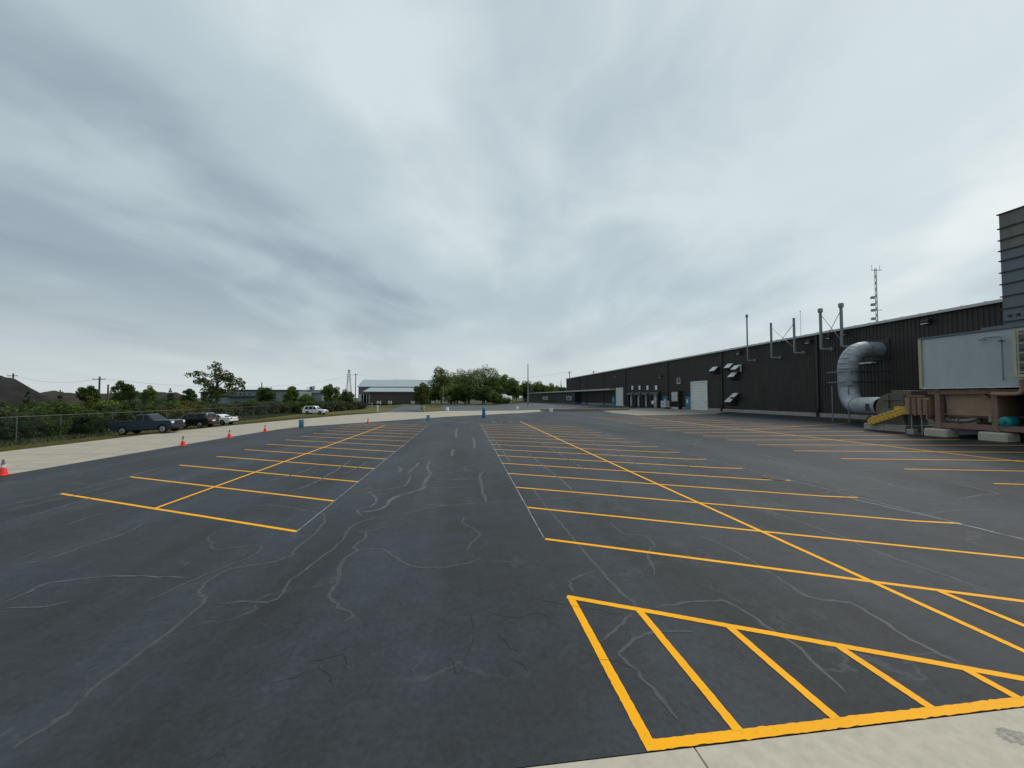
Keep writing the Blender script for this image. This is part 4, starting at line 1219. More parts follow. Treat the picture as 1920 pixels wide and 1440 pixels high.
# ================================================================== VEGETATION
def leaf_mesh(name, centers, radii, n_each, size, rs, m, squash=.8):
    P_ = []
    for c_, r_, n_ in zip(centers, radii, n_each):
        d_ = rs.normal(size=(n_, 3)); d_ /= np.linalg.norm(d_, axis=1)[:, None]
        rad = r_ * rs.uniform(.35, 1.0, size=(n_, 1)) ** .6
        d_ = d_ * rad; d_[:, 2] *= squash
        P_.append(d_ + np.array(c_))
    P_ = np.concatenate(P_); n_ = len(P_)
    a_ = rs.normal(size=(n_, 3)); a_ /= np.linalg.norm(a_, axis=1)[:, None]
    b_ = rs.normal(size=(n_, 3)); b_ -= a_ * (a_ * b_).sum(1)[:, None]; b_ /= np.linalg.norm(b_, axis=1)[:, None]
    s_ = (size * rs.uniform(.6, 1.4, size=(n_, 1)))
    V = np.empty((n_, 4, 3)); V[:, 0] = P_ - a_ * s_; V[:, 1] = P_ + b_ * s_ * .55; V[:, 2] = P_ + a_ * s_; V[:, 3] = P_ - b_ * s_ * .55
    me = bpy.data.meshes.new(name)
    me.vertices.add(n_ * 4); me.vertices.foreach_set("co", V.reshape(-1))
    me.loops.add(n_ * 4); me.loops.foreach_set("vertex_index", np.arange(n_ * 4, dtype=np.int32))
    me.polygons.add(n_); me.polygons.foreach_set("loop_start", np.arange(0, n_ * 4, 4, dtype=np.int32))
    me.update(calc_edges=True); me.validate()
    me.materials.append(m)
    return me


def tree(px, pyt, pyb, wpx, Y, label, m, seed, name="tree", trunk=.22, clumps=26, leaves=3000, leaf=None, sparse=1.0, group="trees behind the lot", shape='round', zb=None, crown_lo=None):
    rs = np.random.RandomState(seed)
    t_ = on_y(px, pyt, Y)
    x = t_[0]; z0 = zg(x) - .02 if zb is None else zb
    hgt = t_[2] - z0
    wd = (on_y(px + wpx / 2, 745, Y)[0] - on_y(px - wpx / 2, 745, Y)[0])
    o = empty(name, (x, Y, z0)); tag(o, label, "tree", group)
    cz0 = hgt * (trunk if crown_lo is None else crown_lo)
    cs, rsd, ns = [], [], []
    if shape == 'cone':
        tiers = 11
        for k in range(tiers):                     # whorls of drooping boughs
            f = k / (tiers - 1); z = cz0 + (hgt - cz0) * f * .97
            rr = wd * .68 * (1 - f) ** .9 + .03 * wd
            nb = max(2, int(9 * (1 - f)) + 2)
            for b_ in range(nb):
                a_ = 6.283 * (b_ + rs.uniform(-.3, .3)) / nb
                for q in (.28, .55, .82):
                    if rr * q < .04 * wd and q < .8: continue
                    q2 = q * rs.uniform(.8, 1.15)
                    cs.append((rr * q2 * math.cos(a_), rr * q2 * math.sin(a_), z - .18 * rr * q2 + rs.normal() * .02 * hgt))
                    rsd.append(max(.09 * wd * (1.15 - f), .035 * wd))
    else:
        cz = (cz0 + hgt) / 2; hh = (hgt - cz0) / 2
        if sparse >= 1:
            ncl = 75
            for i in range(ncl):
                d_ = rs.normal(size=3); d_ /= np.linalg.norm(d_); q = rs.uniform(0, 1) ** .40 * .86
                bulge = 1 + .16 * math.sin(3.1 * d_[0] + seed) + .14 * math.sin(4.3 * d_[2] + 2.1 * seed + d_[1] * 2)
                cs.append((d_[0] * q * wd * .44 * bulge, d_[1] * q * wd * .44 * bulge, cz + d_[2] * q * hh * .92 * min(bulge, 1.08)))
                rsd.append(rs.uniform(.09, .17) * min(wd, 2.2 * hh))
        else:
            lobes = []
            for i in range(17):                        # separate boughs with sky between them
                d_ = rs.normal(size=3); d_ /= np.linalg.norm(d_); d_[2] = d_[2] + .05
                q = rs.uniform(.35, .90)
                lobes.append((d_[0] * q * wd * .5, d_[1] * q * wd * .5, cz + d_[2] * q * hh, rs.uniform(.13, .21) * min(wd, 2 * hh)))
            lobes.append((0, 0, hgt - hh * .3, .24 * hh))
            for lx, ly, lz, lr in lobes:
                for i in range(12):
                    d_ = rs.normal(size=3); d_ /= np.linalg.norm(d_); q = rs.uniform(.1, 1.0) ** .5
                    cs.append((lx + d_[0] * lr * q, ly + d_[1] * lr * q, min(max(lz + d_[2] * lr * q * .8, cz0 * .9), hgt * .98))); rsd.append(lr * rs.uniform(.2, .38))
    leaves = int(leaves * (3.0 if sparse >= 1 else 1.7))
    wts = np.array(rsd) ** 2; wts /= wts.sum()
    ns = [max(5, int(leaves * w_)) for w_ in wts]
    sz = leaf or max(.16, Y / 390 * .42)
    cm = leaf_mesh("crown", cs, rsd, ns, sz, rs, m)
    inst("crown", cm, o)
    mb = MB()
    r0 = max(.12, hgt * .022)
    mb.tube([(0, 0, 0), (rs.normal() * .1, rs.normal() * .1, hgt * .35), (rs.normal() * .25, rs.normal() * .2, hgt * .75)], [r0, r0 * .75, r0 * .25], 7)
    if shape != 'cone':
        for c_ in [cs[int(k * len(cs) / 10)] for k in range(10)]:
            b0 = hgt * rs.uniform(.2, .5)
            mb.tube([(0, 0, b0), (c_[0] * .5, c_[1] * .5, (b0 + c_[2]) / 2 + .1 * hgt), c_], [r0 * .5, r0 * .35, r0 * .12], 5)
    mb.build("trunk", M_BARK, o)
    return o


LD, LM, LO, LG, LN, LWD, LB = M_LEAF
# trees behind the mound and along the skyline on the left
tree(166, 719, 765, 40, 104, "dark tree whose crown leans behind the tallest utility pole", LD, 1, clumps=22)
tree(172, 741, 770, 24, 80, "light green bushy young tree in front of the brown ridge", LB, 2, clumps=14, leaves=1600)
tree(234, 710, 745, 48, 106, "round dark tree on the ridge right of the tallest pole", LD, 3, clumps=24, crown_lo=.15)
tree(280, 720, 745, 34, 106, "small open tree right of the round dark tree", LM, 4, clumps=14, leaves=1500)
tree(355, 726, 755, 28, 106, "small dark bushy tree left of the sparse tree", LD, 5, clumps=14, leaves=1800)
tree(408, 676, 757, 86, 118, "tall sparse tree with gappy crown above the parked cars", LO, 6, clumps=46, leaves=3600, sparse=.7, leaf=.24, trunk=.16, name="sparse_tree")
tree(385, 733, 757, 16, 122, "small young tree at the foot of the sparse tree", LM, 7, clumps=9, leaves=700)
tree(500, 723, 756, 44, 128, "dark spreading tree in front of the office block", LD, 8, clumps=22)
tree(546, 715, 756, 36, 118, "upright mid green tree left of the pale shed", LM, 9, clumps=22, crown_lo=.08)
tree(576, 735, 758, 34, 122, "low green bushy tree in front of the pale shed", LM, 10, clumps=16, leaves=2000, crown_lo=.05)
tree(583, 724, 756, 26, 215, "open tree rising behind the pale shed", LG, 11, clumps=12, leaves=1300, sparse=.8)
tree(619, 711, 757, 34, 120, "rounded green tree right of the pale shed", LM, 12, clumps=24, crown_lo=.06)
tree(650, 728, 757, 34, 140, "dark rounded tree left of the barn wall", LD, 13, clumps=20, crown_lo=.05)
tree(633, 735, 757, 22, 130, "small grey green tree between two larger ones by the barn", LG, 14, clumps=12, leaves=1300, crown_lo=.05)
# island tree and the wood beyond the far lot
tree(791, 716, 763, 40, 112, "olive young tree with loose crown on the grass island", LO, 20, clumps=24, leaves=2600, leaf=.18, crown_lo=.18, name="island_tree", group="trees round the far lot")
CT = [(828, 689, 52, 205, LO, "pale feathery tree at the left of the wood", .25), (858, 695, 52, 215, LM, "mid green tree second from the left in the wood", .1), (880, 682, 60, 222, LD, "tallest dark tree in the middle of the wood", .08), (908, 681, 52, 212, LM, "tall bright crowned tree right of the tallest dark one", .1),
      (935, 697, 42, 208, LM, "rounded tree stepping down from the tall wood", .1), (955, 707, 36, 214, LD, "dark tree at the right of the wood", .1), (968, 712, 26, 206, LM, "slim tree at the wood's right edge", .1), (848, 716, 44, 190, LM, "lower leafy tree in front of the wood's left side", .04),
      (872, 717, 44, 188, LD, "dark bushy tree at the front of the wood", .04), (905, 722, 46, 186, LD, "bushy tree low at the front of the wood's middle", .03), (925, 735, 34, 184, LM, "small shrubby tree at the wood's front edge", .03),
      (985, 714, 34, 225, LD, "dark tree just left of the tall grey pole", .1), (1010, 716, 34, 230, LM, "green tree right of the tall grey pole", .1), (1032, 720, 36, 228, LM, "green tree over the annex roof's middle", .1), (1050, 722, 26, 232, LG, "grey green tree at the warehouse's far corner", .1), (816, 722, 36, 214, LM, "bushy tree between the barn and the wood", .04)]
for i, (px, pt, wpx, Y, m, lb, cl) in enumerate(CT):
    tree(px, pt - 1, 757, wpx * 1.2, Y, lb, m, 40 + i, clumps=26, leaves=3200, crown_lo=cl, group="trees round the far lot", leaf=.27)
tree(1052, 714, 750, 8, 190, "thin dark conifer at the warehouse's far corner", LN, 71, shape='cone', clumps=16, leaves=900, crown_lo=.05, name="conifer", group="conifers")
# young conifers in front of the ridge
for i, (px, pt, wpx, Y, lb) in enumerate(((52, 736, 34, 58, "dark young conifer below the tall soil mound"), (113, 739, 28, 62, "young conifer before the mound's shoulder"), (235, 737, 24, 70, "young conifer below the round dark tree"), (272, 736, 22, 74, "young conifer above the dark pickup's cab"),
                                        (320, 727, 26, 84, "taller conifer above the black parked car"), (357, 741, 16, 88, "small conifer above the white sedan's left end"), (395, 737, 18, 96, "small conifer before the office block's low wing"))):
    tree(px, pt, 775, wpx, Y, lb, LN, 80 + i, shape='cone', clumps=40, leaves=2600, leaf=.17, crown_lo=.04, name="conifer", group="conifers", zb=-.5)


def shrub(px, pyt, Y, wpx, m, seed, label, name="shrub", n=1500, leaf=.13, group="shrubs along the fence"):
    rs = np.random.RandomState(seed)
    t_ = on_y(px, pyt, Y); x = t_[0]; z0 = zg(x) - .05
    hgt = max(.5, t_[2] - z0)
    wd = on_y(px + wpx / 2, 745, Y)[0] - on_y(px - wpx / 2, 745, Y)[0]
    o = empty(name, (x, Y, z0)); tag(o, label, "shrub", group)
    hgt *= 1.0
    cs, rr = [], []
    for i in range(34):
        cs.append((rs.uniform(-.42, .42) * wd, rs.uniform(-.6, .6) * min(wd, 2.4), hgt * rs.uniform(.10, .88) * (1 - .15 * rs.rand())))
        rr.append(rs.uniform(.13, .24) * min(wd, hgt * 1.3))
    inst("foliage", leaf_mesh("foliage", cs, rr, [n // 34] * 34, leaf, rs, m, .9), o)
    mb = MB()
    for c_ in cs[:5]: mb.tube([(c_[0] * .2, c_[1] * .2, 0), c_], [.04, .015], 5)
    mb.build("stem", M_BARK, o)


# hedge of shrubs behind the fence, from the left edge to the barn
SH = [(-20, 772, 39.5, 70, LD), (20, 765, 42, 60, LD), (48, 764, 41, 56, LG), (85, 757, 44, 56, LD), (118, 758, 45, 50, LD), (150, 757, 48, 50, LD), (180, 762, 48, 44, LD), (150, 775, 44, 40, LN), (60, 780, 39.8, 50, LN), (205, 759, 52, 40, LG), (228, 764, 52, 36, LD),
      (250, 760, 58, 36, LN), (275, 757, 62, 36, LD), (305, 756, 66, 36, LG), (330, 762, 64, 36, LWD), (352, 760, 70, 34, LWD), (375, 758, 74, 32, LWD), (398, 757, 78, 34, LG), (420, 756, 80, 30, LO), (440, 755, 84, 30, LG), (462, 753, 88, 34, LD),
      (485, 755, 90, 30, LG), (505, 753, 94, 32, LG), (528, 753, 97, 34, LG), (550, 751, 100, 34, LD), (572, 751, 100, 30, LD), (592, 750, 104, 32, LG), (615, 752, 106, 30, LG), (634, 751, 110, 28, LG), (655, 752, 116, 30, LG), (674, 752, 122, 26, LG), (100, 785, 41.5, 40, LD), (195, 785, 47, 40, LN), (10, 800, 37.6, 50, LN)]
SH += [(0, 757, 47, 60, LG), (34, 751, 50, 54, LD), (66, 752, 52, 50, LM), (100, 748, 55, 52, LD), (135, 749, 57, 50, LM), (160, 751, 60, 40, LD), (196, 748, 62, 44, LM), (222, 750, 66, 40, LD), (258, 747, 70, 40, LG), (292, 746, 74, 40, LD), (318, 748, 78, 34, LM), (345, 748, 82, 34, LWD), (368, 748, 86, 32, LO), (392, 752, 90, 32, LD), (415, 752, 94, 30, LG), (450, 750, 100, 34, LG), (478, 750, 104, 34, LD), (515, 749, 108, 36, LG)]
DESC = {id(LM): "mid green", id(LD): "deep green", id(LG): "grey green", id(LN): "blackish green", id(LWD): "yellowing weedy", id(LO): "olive"}
WHERE = ["cut by the picture's left edge", "below the tall soil mound", "under the first young conifer", "left of the second young conifer", "under the second young conifer", "left of the light green young tree", "right of the light green young tree",
         "low behind the fence left of the pickup", "low behind the fence's second post", "left of the pickup's bed", "above the pickup's bed", "above the pickup's tailgate side", "above the pickup's cab", "above the pickup's bonnet", "above the gap after the pickup", "above the black car's bonnet", "above the black car's roof",
         "above the white sedan's bonnet", "above the white sedan", "right above the white sedan's boot", "right of the white sedan, first", "right of the white sedan, second", "left of the blue drum", "above the left side of the blue drum", "above the blue drum", "left of the white car's rear", "above the white car", "right of the white car's bonnet",
         "left of the barn, nearest the white car", "under the dark rounded tree by the barn", "touching the barn's left pillar", "low between two fence posts left of the pickup", "low behind the pickup's tailgate", "low at the fence's left end",
         "in the back row at the picture's left edge", "in the back row under the mound's crest", "in the back row right of the first young conifer", "in the back row left of the second conifer", "in the back row right of the second conifer", "in the back row below the dark leaning tree", "in the back row below the tallest utility pole", "in the back row left of the third conifer",
         "in the back row right of the third conifer", "in the back row right of the fourth conifer", "in the back row under the tallest conifer", "in the back row above the black car's roof", "in the back row left of the sparse tree", "in back at the foot of the sparse tree", "in the back row right of the sparse tree", "in back, below the office block's left half", "in back, below the office block's dark tree", "in back, below the office block's right end"]
for i, (px, pt, Y, wpx, m) in enumerate(SH):
    shrub(px, pt, Y, wpx, m, 300 + i, f"{DESC[id(m)]} shrub behind the fence, {WHERE[i]}", n=4500 if Y < 60 else 3200, leaf=.11 if Y < 60 else .16)


# rough grass tufts: uncountable, one object
def tufts(name, label, spots, hgt, m, seed):
    rs = np.random.RandomState(seed)
    P_ = np.array(spots); n_ = len(P_)
    a_ = rs.uniform(0, 6.283, n_); w_ = hgt * .16
    ln = rs.normal(size=(n_, 2)) * hgt * .45
    hh = hgt * rs.uniform(.5, 1.3, n_)
    V = np.empty((n_, 3, 3))
    V[:, 0] = P_ + np.stack([np.cos(a_) * w_, np.sin(a_) * w_, 0 * a_], 1)
    V[:, 1] = P_ - np.stack([np.cos(a_) * w_, np.sin(a_) * w_, 0 * a_], 1)
    V[:, 2] = P_ + np.stack([ln[:, 0], ln[:, 1], hh], 1)
    me = bpy.data.meshes.new(name)
    me.vertices.add(n_ * 3); me.vertices.foreach_set("co", V.reshape(-1))
    me.loops.add(n_ * 3); me.loops.foreach_set("vertex_index", np.arange(n_ * 3, dtype=np.int32))
    me.polygons.add(n_); me.polygons.foreach_set("loop_start", np.arange(0, n_ * 3, 3, dtype=np.int32))
    me.update(calc_edges=True); me.materials.append(m)
    o = bpy.data.objects.new(name, me); col.objects.link(o)
    return tag(o, label, kind="stuff")


rs0 = np.random.RandomState(5)
sp = []
for _ in range(60000):
    y = rs0.uniform(22, 95)
    xe = np.interp(y, [3, 46, 54.5, 67.8, 80.6, 91, 96], [-30.4, -30.4, -29.4, -27, -24, -20.1, -18.4])
    x = xe - abs(rs0.normal()) * 3.2 + .03
    sp.append((x, y, zg(x) - .02))
tufts("grass", "short grass blades over the verge beside the concrete drive", sp, .07, LWD, 6)
sp = []
for _ in range(34000):
    y = rs0.uniform(26, 118); x = np.interp(y, [26, 60, 118], [-37.3, -40.5, -47]) + rs0.normal() * 1.3 + (y > 62) * rs0.uniform(0, 3.5)
    sp.append((x, y, zg(x) - .02))
tufts("tall_weeds", "tall grey green weeds growing along the fence line", sp, .42, LG, 7)

# ================================================================== FENCE
fe = empty("chain_link_fence", (-37.0, 36, zg(-37)))
tag(fe, "galvanised chain-link fence along the shrubs behind the parked cars", "fence")
def fx(y): return float(np.interp(y, [28, 37, 47, 58, 75, 120], [-36.6, -37, -37.8, -38.8, -40.2, -44.5]))
def fp(y, z): return (fx(y), y, zg(fx(y)) + z)
pys = [28.0, 32.6, 37.3, 41.2, 44.2, 47.2, 51.4, 56, 61, 66, 71, 76, 82, 88, 94, 100, 107, 114]
FHT = 2.3
for y in pys:
    loc(fe, MB().tube([fp(y, 0), fp(y, FHT + .06)], .038, 8)).build("post", M_FENCE, fe)
for a, b in zip(pys[:-1], pys[1:]):
    loc(fe, MB().tube([fp(a, FHT), fp(b, FHT)], .026, 6)).build("top_rail", M_FENCE, fe)
    mb = MB()
    n = int((b - a) / .26)
    for k in range(-int(FHT / .26), n):
        for s in (1, -1):
            y0 = a + k * .26; y1 = y0 + FHT
            za, zb_ = 0.02, FHT
            if y0 < a: za += a - y0; y0 = a
            if y1 > b: zb_ -= y1 - b; y1 = b
            if y1 - y0 < .05: continue
            p0, p1 = (y0, za), (y1, zb_)
            if s < 0: p0, p1 = (y0, FHT - za), (y1, FHT - zb_)
            mb.bar(fp(*p0), fp(*p1), .0035)
    w_ = loc(fe, mb).build("wire_mesh", M_FENCE, fe); w_["kind"] = "stuff"

# ================================================================== CONES, DRUMS
def make_cone():
    r = empty("traffic_cone")
    MB().box((0, 0, .025), (.40, .40, .05)).build("base", M_CONE, r, bevel=.015)
    MB().lathe([(.165, .05), (.15, .10), (.105, .36), (.10, .37)], 20).build("body", M_CONE, r, smooth=True)
    MB().lathe([(.095, .37), (.075, .50)], 20).build("collar", M_CONEW, r, smooth=True)
    MB().lathe([(.07, .50), (.045, .62)], 20).build("upper_collar", M_CONEG, r, smooth=True)
    MB().lathe([(.045, .62), (.03, .68), (.055, .69), (.055, .72), (.02, .73)], 16).build("tip", M_CONEG, r, smooth=True)
    return r


cn = make_cone()
CN = [((5, 891.5), "nearest red traffic cone, at the picture's left edge"), ((343, 836), "red traffic cone second from the left along the drive"), ((430, 821), "red traffic cone third from the left, below the white sedan"), ((497, 809.5), "red traffic cone just left of the blue drum"), ((690, 794), "farthest red traffic cone, behind the left stall block")]
for i, ((px, py), lb) in enumerate(CN):
    c_ = cn if i == 0 else copy_tree(cn)
    q = gp(px, py); c_.location = (q[0], q[1], .0); c_.rotation_euler.z = i * .7
    tag(c_, lb, "traffic cone", "cones along the edge of the drive")


def drum(px, py, m, label, group, r=.33, hgt=.98, top=None):
    q = gp(px, py); o = empty("drum", (q[0], q[1], zg(q[0])))
    tag(o, label, "drum", group)
    MB().lathe([(r * .94, 0), (r, .03), (r, .30), (r * 1.05, .33), (r, .36), (r, hgt * .64), (r * 1.05, hgt * .67), (r, hgt * .70), (r, hgt - .04), (r * .96, hgt)], 24).build("barrel", m, o, smooth=True)
    MB().lathe([(r * 1.04, hgt - .03), (r * 1.04, hgt + .015), (r * .92, hgt + .015)], 24).build("rim", m, o, smooth=True)
    if top:
        MB().lathe([(r * .86, 0), (r * .8, .35), (r * .55, .6), (r * .2, .72)], 18, (0, 0, hgt + .02)).build("bagged_top", top, o, smooth=True)
    return o


drum(565, 800.5, M_DRUMB, "blue drum at the kink of the concrete drive", "blue drums along the drive", .28, .86)
drum(803, 788, M_DRUML, "pale blue drum at the head of the centre aisle", "blue drums along the drive", .27, .80)
drum(907, 783, M_DRUMB2, "bright blue drum topped with a teal bag", "blue drums along the drive", .30, 1.15, M_DRUMT)
drum(839, 771, M_DRUMW, "white drum beside the grass island", "white drums along the drive", .36, 1.0)
drum(970, 769, M_DRUMW, "white drum in front of the annex's left end", "white drums along the drive", .36, 1.02)
drum(1033, 774, M_DRUMW, "white drum at the start of the low kerb", "white drums along the drive", .38, 1.0)

# ================================================================== VEHICLES
def arch(xc, r, n=9):
    return [(xc + r * math.cos(math.pi - math.pi * k / (n - 1)), r * math.sin(math.pi * k / (n - 1))) for k in range(n)]


def body_mesh(prof, wd, m, parent, name="body", ch=.07, zc=.75):
    """side profile extruded across the car with turned-under, chamfered flanks"""
    rings = []
    for y, sx, sz in ((-wd / 2, .985, .93), (-wd / 2 + ch, 1, 1), (wd / 2 - ch, 1, 1), (wd / 2, .985, .93)):
        rings.append([(x * sx, y, zc + (z - zc) * sz) for x, z in prof])
    n = len(prof); vs_ = [p for r in rings for p in r]; fs = []
    for j in range(3):
        for i in range(n): fs.append((j * n + i, j * n + (i + 1) % n, (j + 1) * n + (i + 1) % n, (j + 1) * n + i))
    fs.append(tuple(range(n))[::-1]); fs.append(tuple(range(3 * n, 4 * n)))
    return MB().add(vs_, fs).build(name, m, parent, smooth=True)


def cabin(prof, wb, wt, z0, z1, m, parent, glass, name="cabin"):
    """greenhouse leaning in towards the roof; glass panels set just proud"""
    def yw(z): return (wb + (wt - wb) * (z - z0) / (z1 - z0)) / 2
    n = len(prof); vs_ = [(x, -yw(z), z) for x, z in prof] + [(x, yw(z), z) for x, z in prof]
    fs = [tuple(range(n))[::-1], tuple(range(n, 2 * n))] + [(i, (i + 1) % n, n + (i + 1) % n, n + i) for i in range(n)]
    c_ = MB().add(vs_, fs).build(name, m, parent, smooth=True, bevel=.03)
    for poly in glass["side"]:
        for s in (-1, 1):
            k = len(poly)
            v1 = [(x, s * (yw(z) + .006), z) for x, z in poly]; v0 = [(x, s * (yw(z) - .02), z) for x, z in poly]
            MB().add(v1 + v0, [tuple(range(k)), tuple(range(k, 2 * k))[::-1]] + [(i, (i + 1) % k, k + (i + 1) % k, k + i) for i in range(k)]).build("side_window", M_GLASS, parent)
    for (xa, za), (xb, zb_), sg in glass["ends"]:
        ya, yb_ = yw(za) - .09, yw(zb_) - .08
        nx, nz = (zb_ - za), -(xb - xa); ln = math.hypot(nx, nz) * (1 if sg > 0 else -1); nx, nz = nx / ln * .012, nz / ln * .012
        if nx * sg < 0: nx, nz = -nx, -nz
        fr_ = [(xa + nx, -ya, za + nz), (xa + nx, ya, za + nz), (xb + nx, yb_, zb_ + nz), (xb + nx, -yb_, zb_ + nz)]
        bk = [(x - 3 * nx, y, z - 3 * nz) for x, y, z in fr_]
        MB().add(fr_ + bk, [(0, 1, 2, 3), (7, 6, 5, 4), (0, 4, 5, 1), (1, 5, 6, 2), (2, 6, 7, 3), (3, 7, 4, 0)]).build("windscreen" if sg > 0 else "rear_window", M_GLASS, parent)
    return c_


def wheels(o, xs_, wd, r, rimm, tw_=.24):
    for x in xs_:
        for s in (-1, 1):
            yc = s * (wd / 2 - tw_ / 2 - .01)
            tube_ = [(x, yc - tw_ / 2, r), (x, yc - tw_ / 2 + .03, r), (x, yc + tw_ / 2 - .03, r), (x, yc + tw_ / 2, r)]
            w_ = MB().tube(tube_, [r * .93, r, r, r * .93], 24).build("wheel", M_TYRE, o, smooth=True)
            MB().tube([(x, yc + s * (tw_ / 2 - .005), r), (x, yc + s * (tw_ / 2 + .012), r)], [r * .62, r * .58], 18).build("rim", rimm, w_)
            for k in range(5):
                a_ = k * 1.2566
                MB().bar((x, yc + s * (tw_ / 2 + .016), r), (x + r * .55 * math.cos(a_), yc + s * (tw_ / 2 + .016), r + r * .55 * math.sin(a_)), .05, .03).build("spoke", M_DARK if rimm is M_RIM else M_RIM, w_)


def lamp(o, name, x, y, z, d, m): return MB().box((x, y, z), d).build(name, m, o, bevel=.02)


def pickup(loc_, rz, pitch=0):
    o = empty("pickup_truck", loc_, rz); o.rotation_euler.y = pitch
    tag(o, "dark blue pickup truck backed onto the grass verge", "pickup truck")
    wr = .41; zb = .42
    pr = [(-2.92, .62), (-2.93, 1.26), (-2.88, 1.30), (-.55, 1.31), (.95, 1.33), (1.1, 1.33), (2.58, 1.27), (2.82, 1.18), (2.90, .95), (2.90, .52), (2.72, .42), (2.42, .42)]
    pr += [(2.0 + .47 * math.cos(math.pi * k / 8), .42 + .47 * math.sin(math.pi * k / 8)) for k in range(0, 9)][:]
    pr += [(1.45, .42), (-1.25, .42)]
    pr += [(-1.72 + .47 * math.cos(math.pi * k / 8), .42 + .47 * math.sin(math.pi * k / 8)) for k in range(0, 9)]
    pr += [(-2.3, .55), (-2.85, .58)]
    body_mesh(pr, 2.0, M_TRUCK, o)
    # flat black tonneau sheet; the shade of an open well is its colour
    MB().box((-1.72, 0, 1.312), (2.2, 1.62, .02)).build("dark_tonneau", M_BLACK, o)
    for s in (-1, 1): MB().box((-1.72, s * .93, 1.33), (2.36, .12, .05)).build("bed_rail", M_TRUCK, o, bevel=.015)
    MB().box((-2.87, 0, 1.33), (.08, 1.9, .05)).build("tailgate_top", M_TRUCK, o)
    cabin([(-.58, 1.31), (1.22, 1.31), (.58, 1.90), (.40, 1.95), (-.42, 1.95), (-.53, 1.90)], 1.9, 1.55, 1.31, 1.95, M_TRUCK, o,
          {"side": [[(1.02, 1.36), (.55, 1.82), (.24, 1.86), (.24, 1.36)], [(.14, 1.36), (.14, 1.86), (-.40, 1.86), (-.47, 1.82), (-.48, 1.36)]], "ends": [((1.17, 1.35), (.62, 1.87), 1), ((-.575, 1.4), (-.53, 1.85), -1)]})
    wheels(o, (2.0, -1.72), 2.0, wr, M_RIM, .28)
    for s in (-1, 1):
        lamp(o, "headlight", 2.83, s * .80, 1.04, (.17, .36, .24), M_HEAD)
        lamp(o, "tail_light", -2.90, s * .92, .98, (.08, .16, .36), M_TAIL)
        MB().box((1.0, s * 1.10, 1.44), (.14, .2, .2)).build("mirror", M_BLACK, o, bevel=.03)
        for x in (.05, -.4): MB().box((x, s * .965, 1.18), (.2, .05, .04)).build("door_handle", M_TRUCK, o)
    MB().box((2.89, 0, .90), (.09, 1.26, .56)).build("grille", M_BLACK, o)
    MB().box((2.945, 0, 1.0), (.03, 1.2, .06)).build("grille_bar", M_TRUCK, o)
    MB().box((2.92, 0, .56), (.2, 1.9, .26)).build("front_bumper", M_BLACK, o, bevel=.04)
    MB().box((-2.97, 0, .60), (.16, 1.85, .2)).build("rear_bumper", M_CHROME, o, bevel=.03)
    MB().box((0.1, 0, .40), (4.6, 1.2, .12)).build("chassis", M_BLACK, o)
    return o


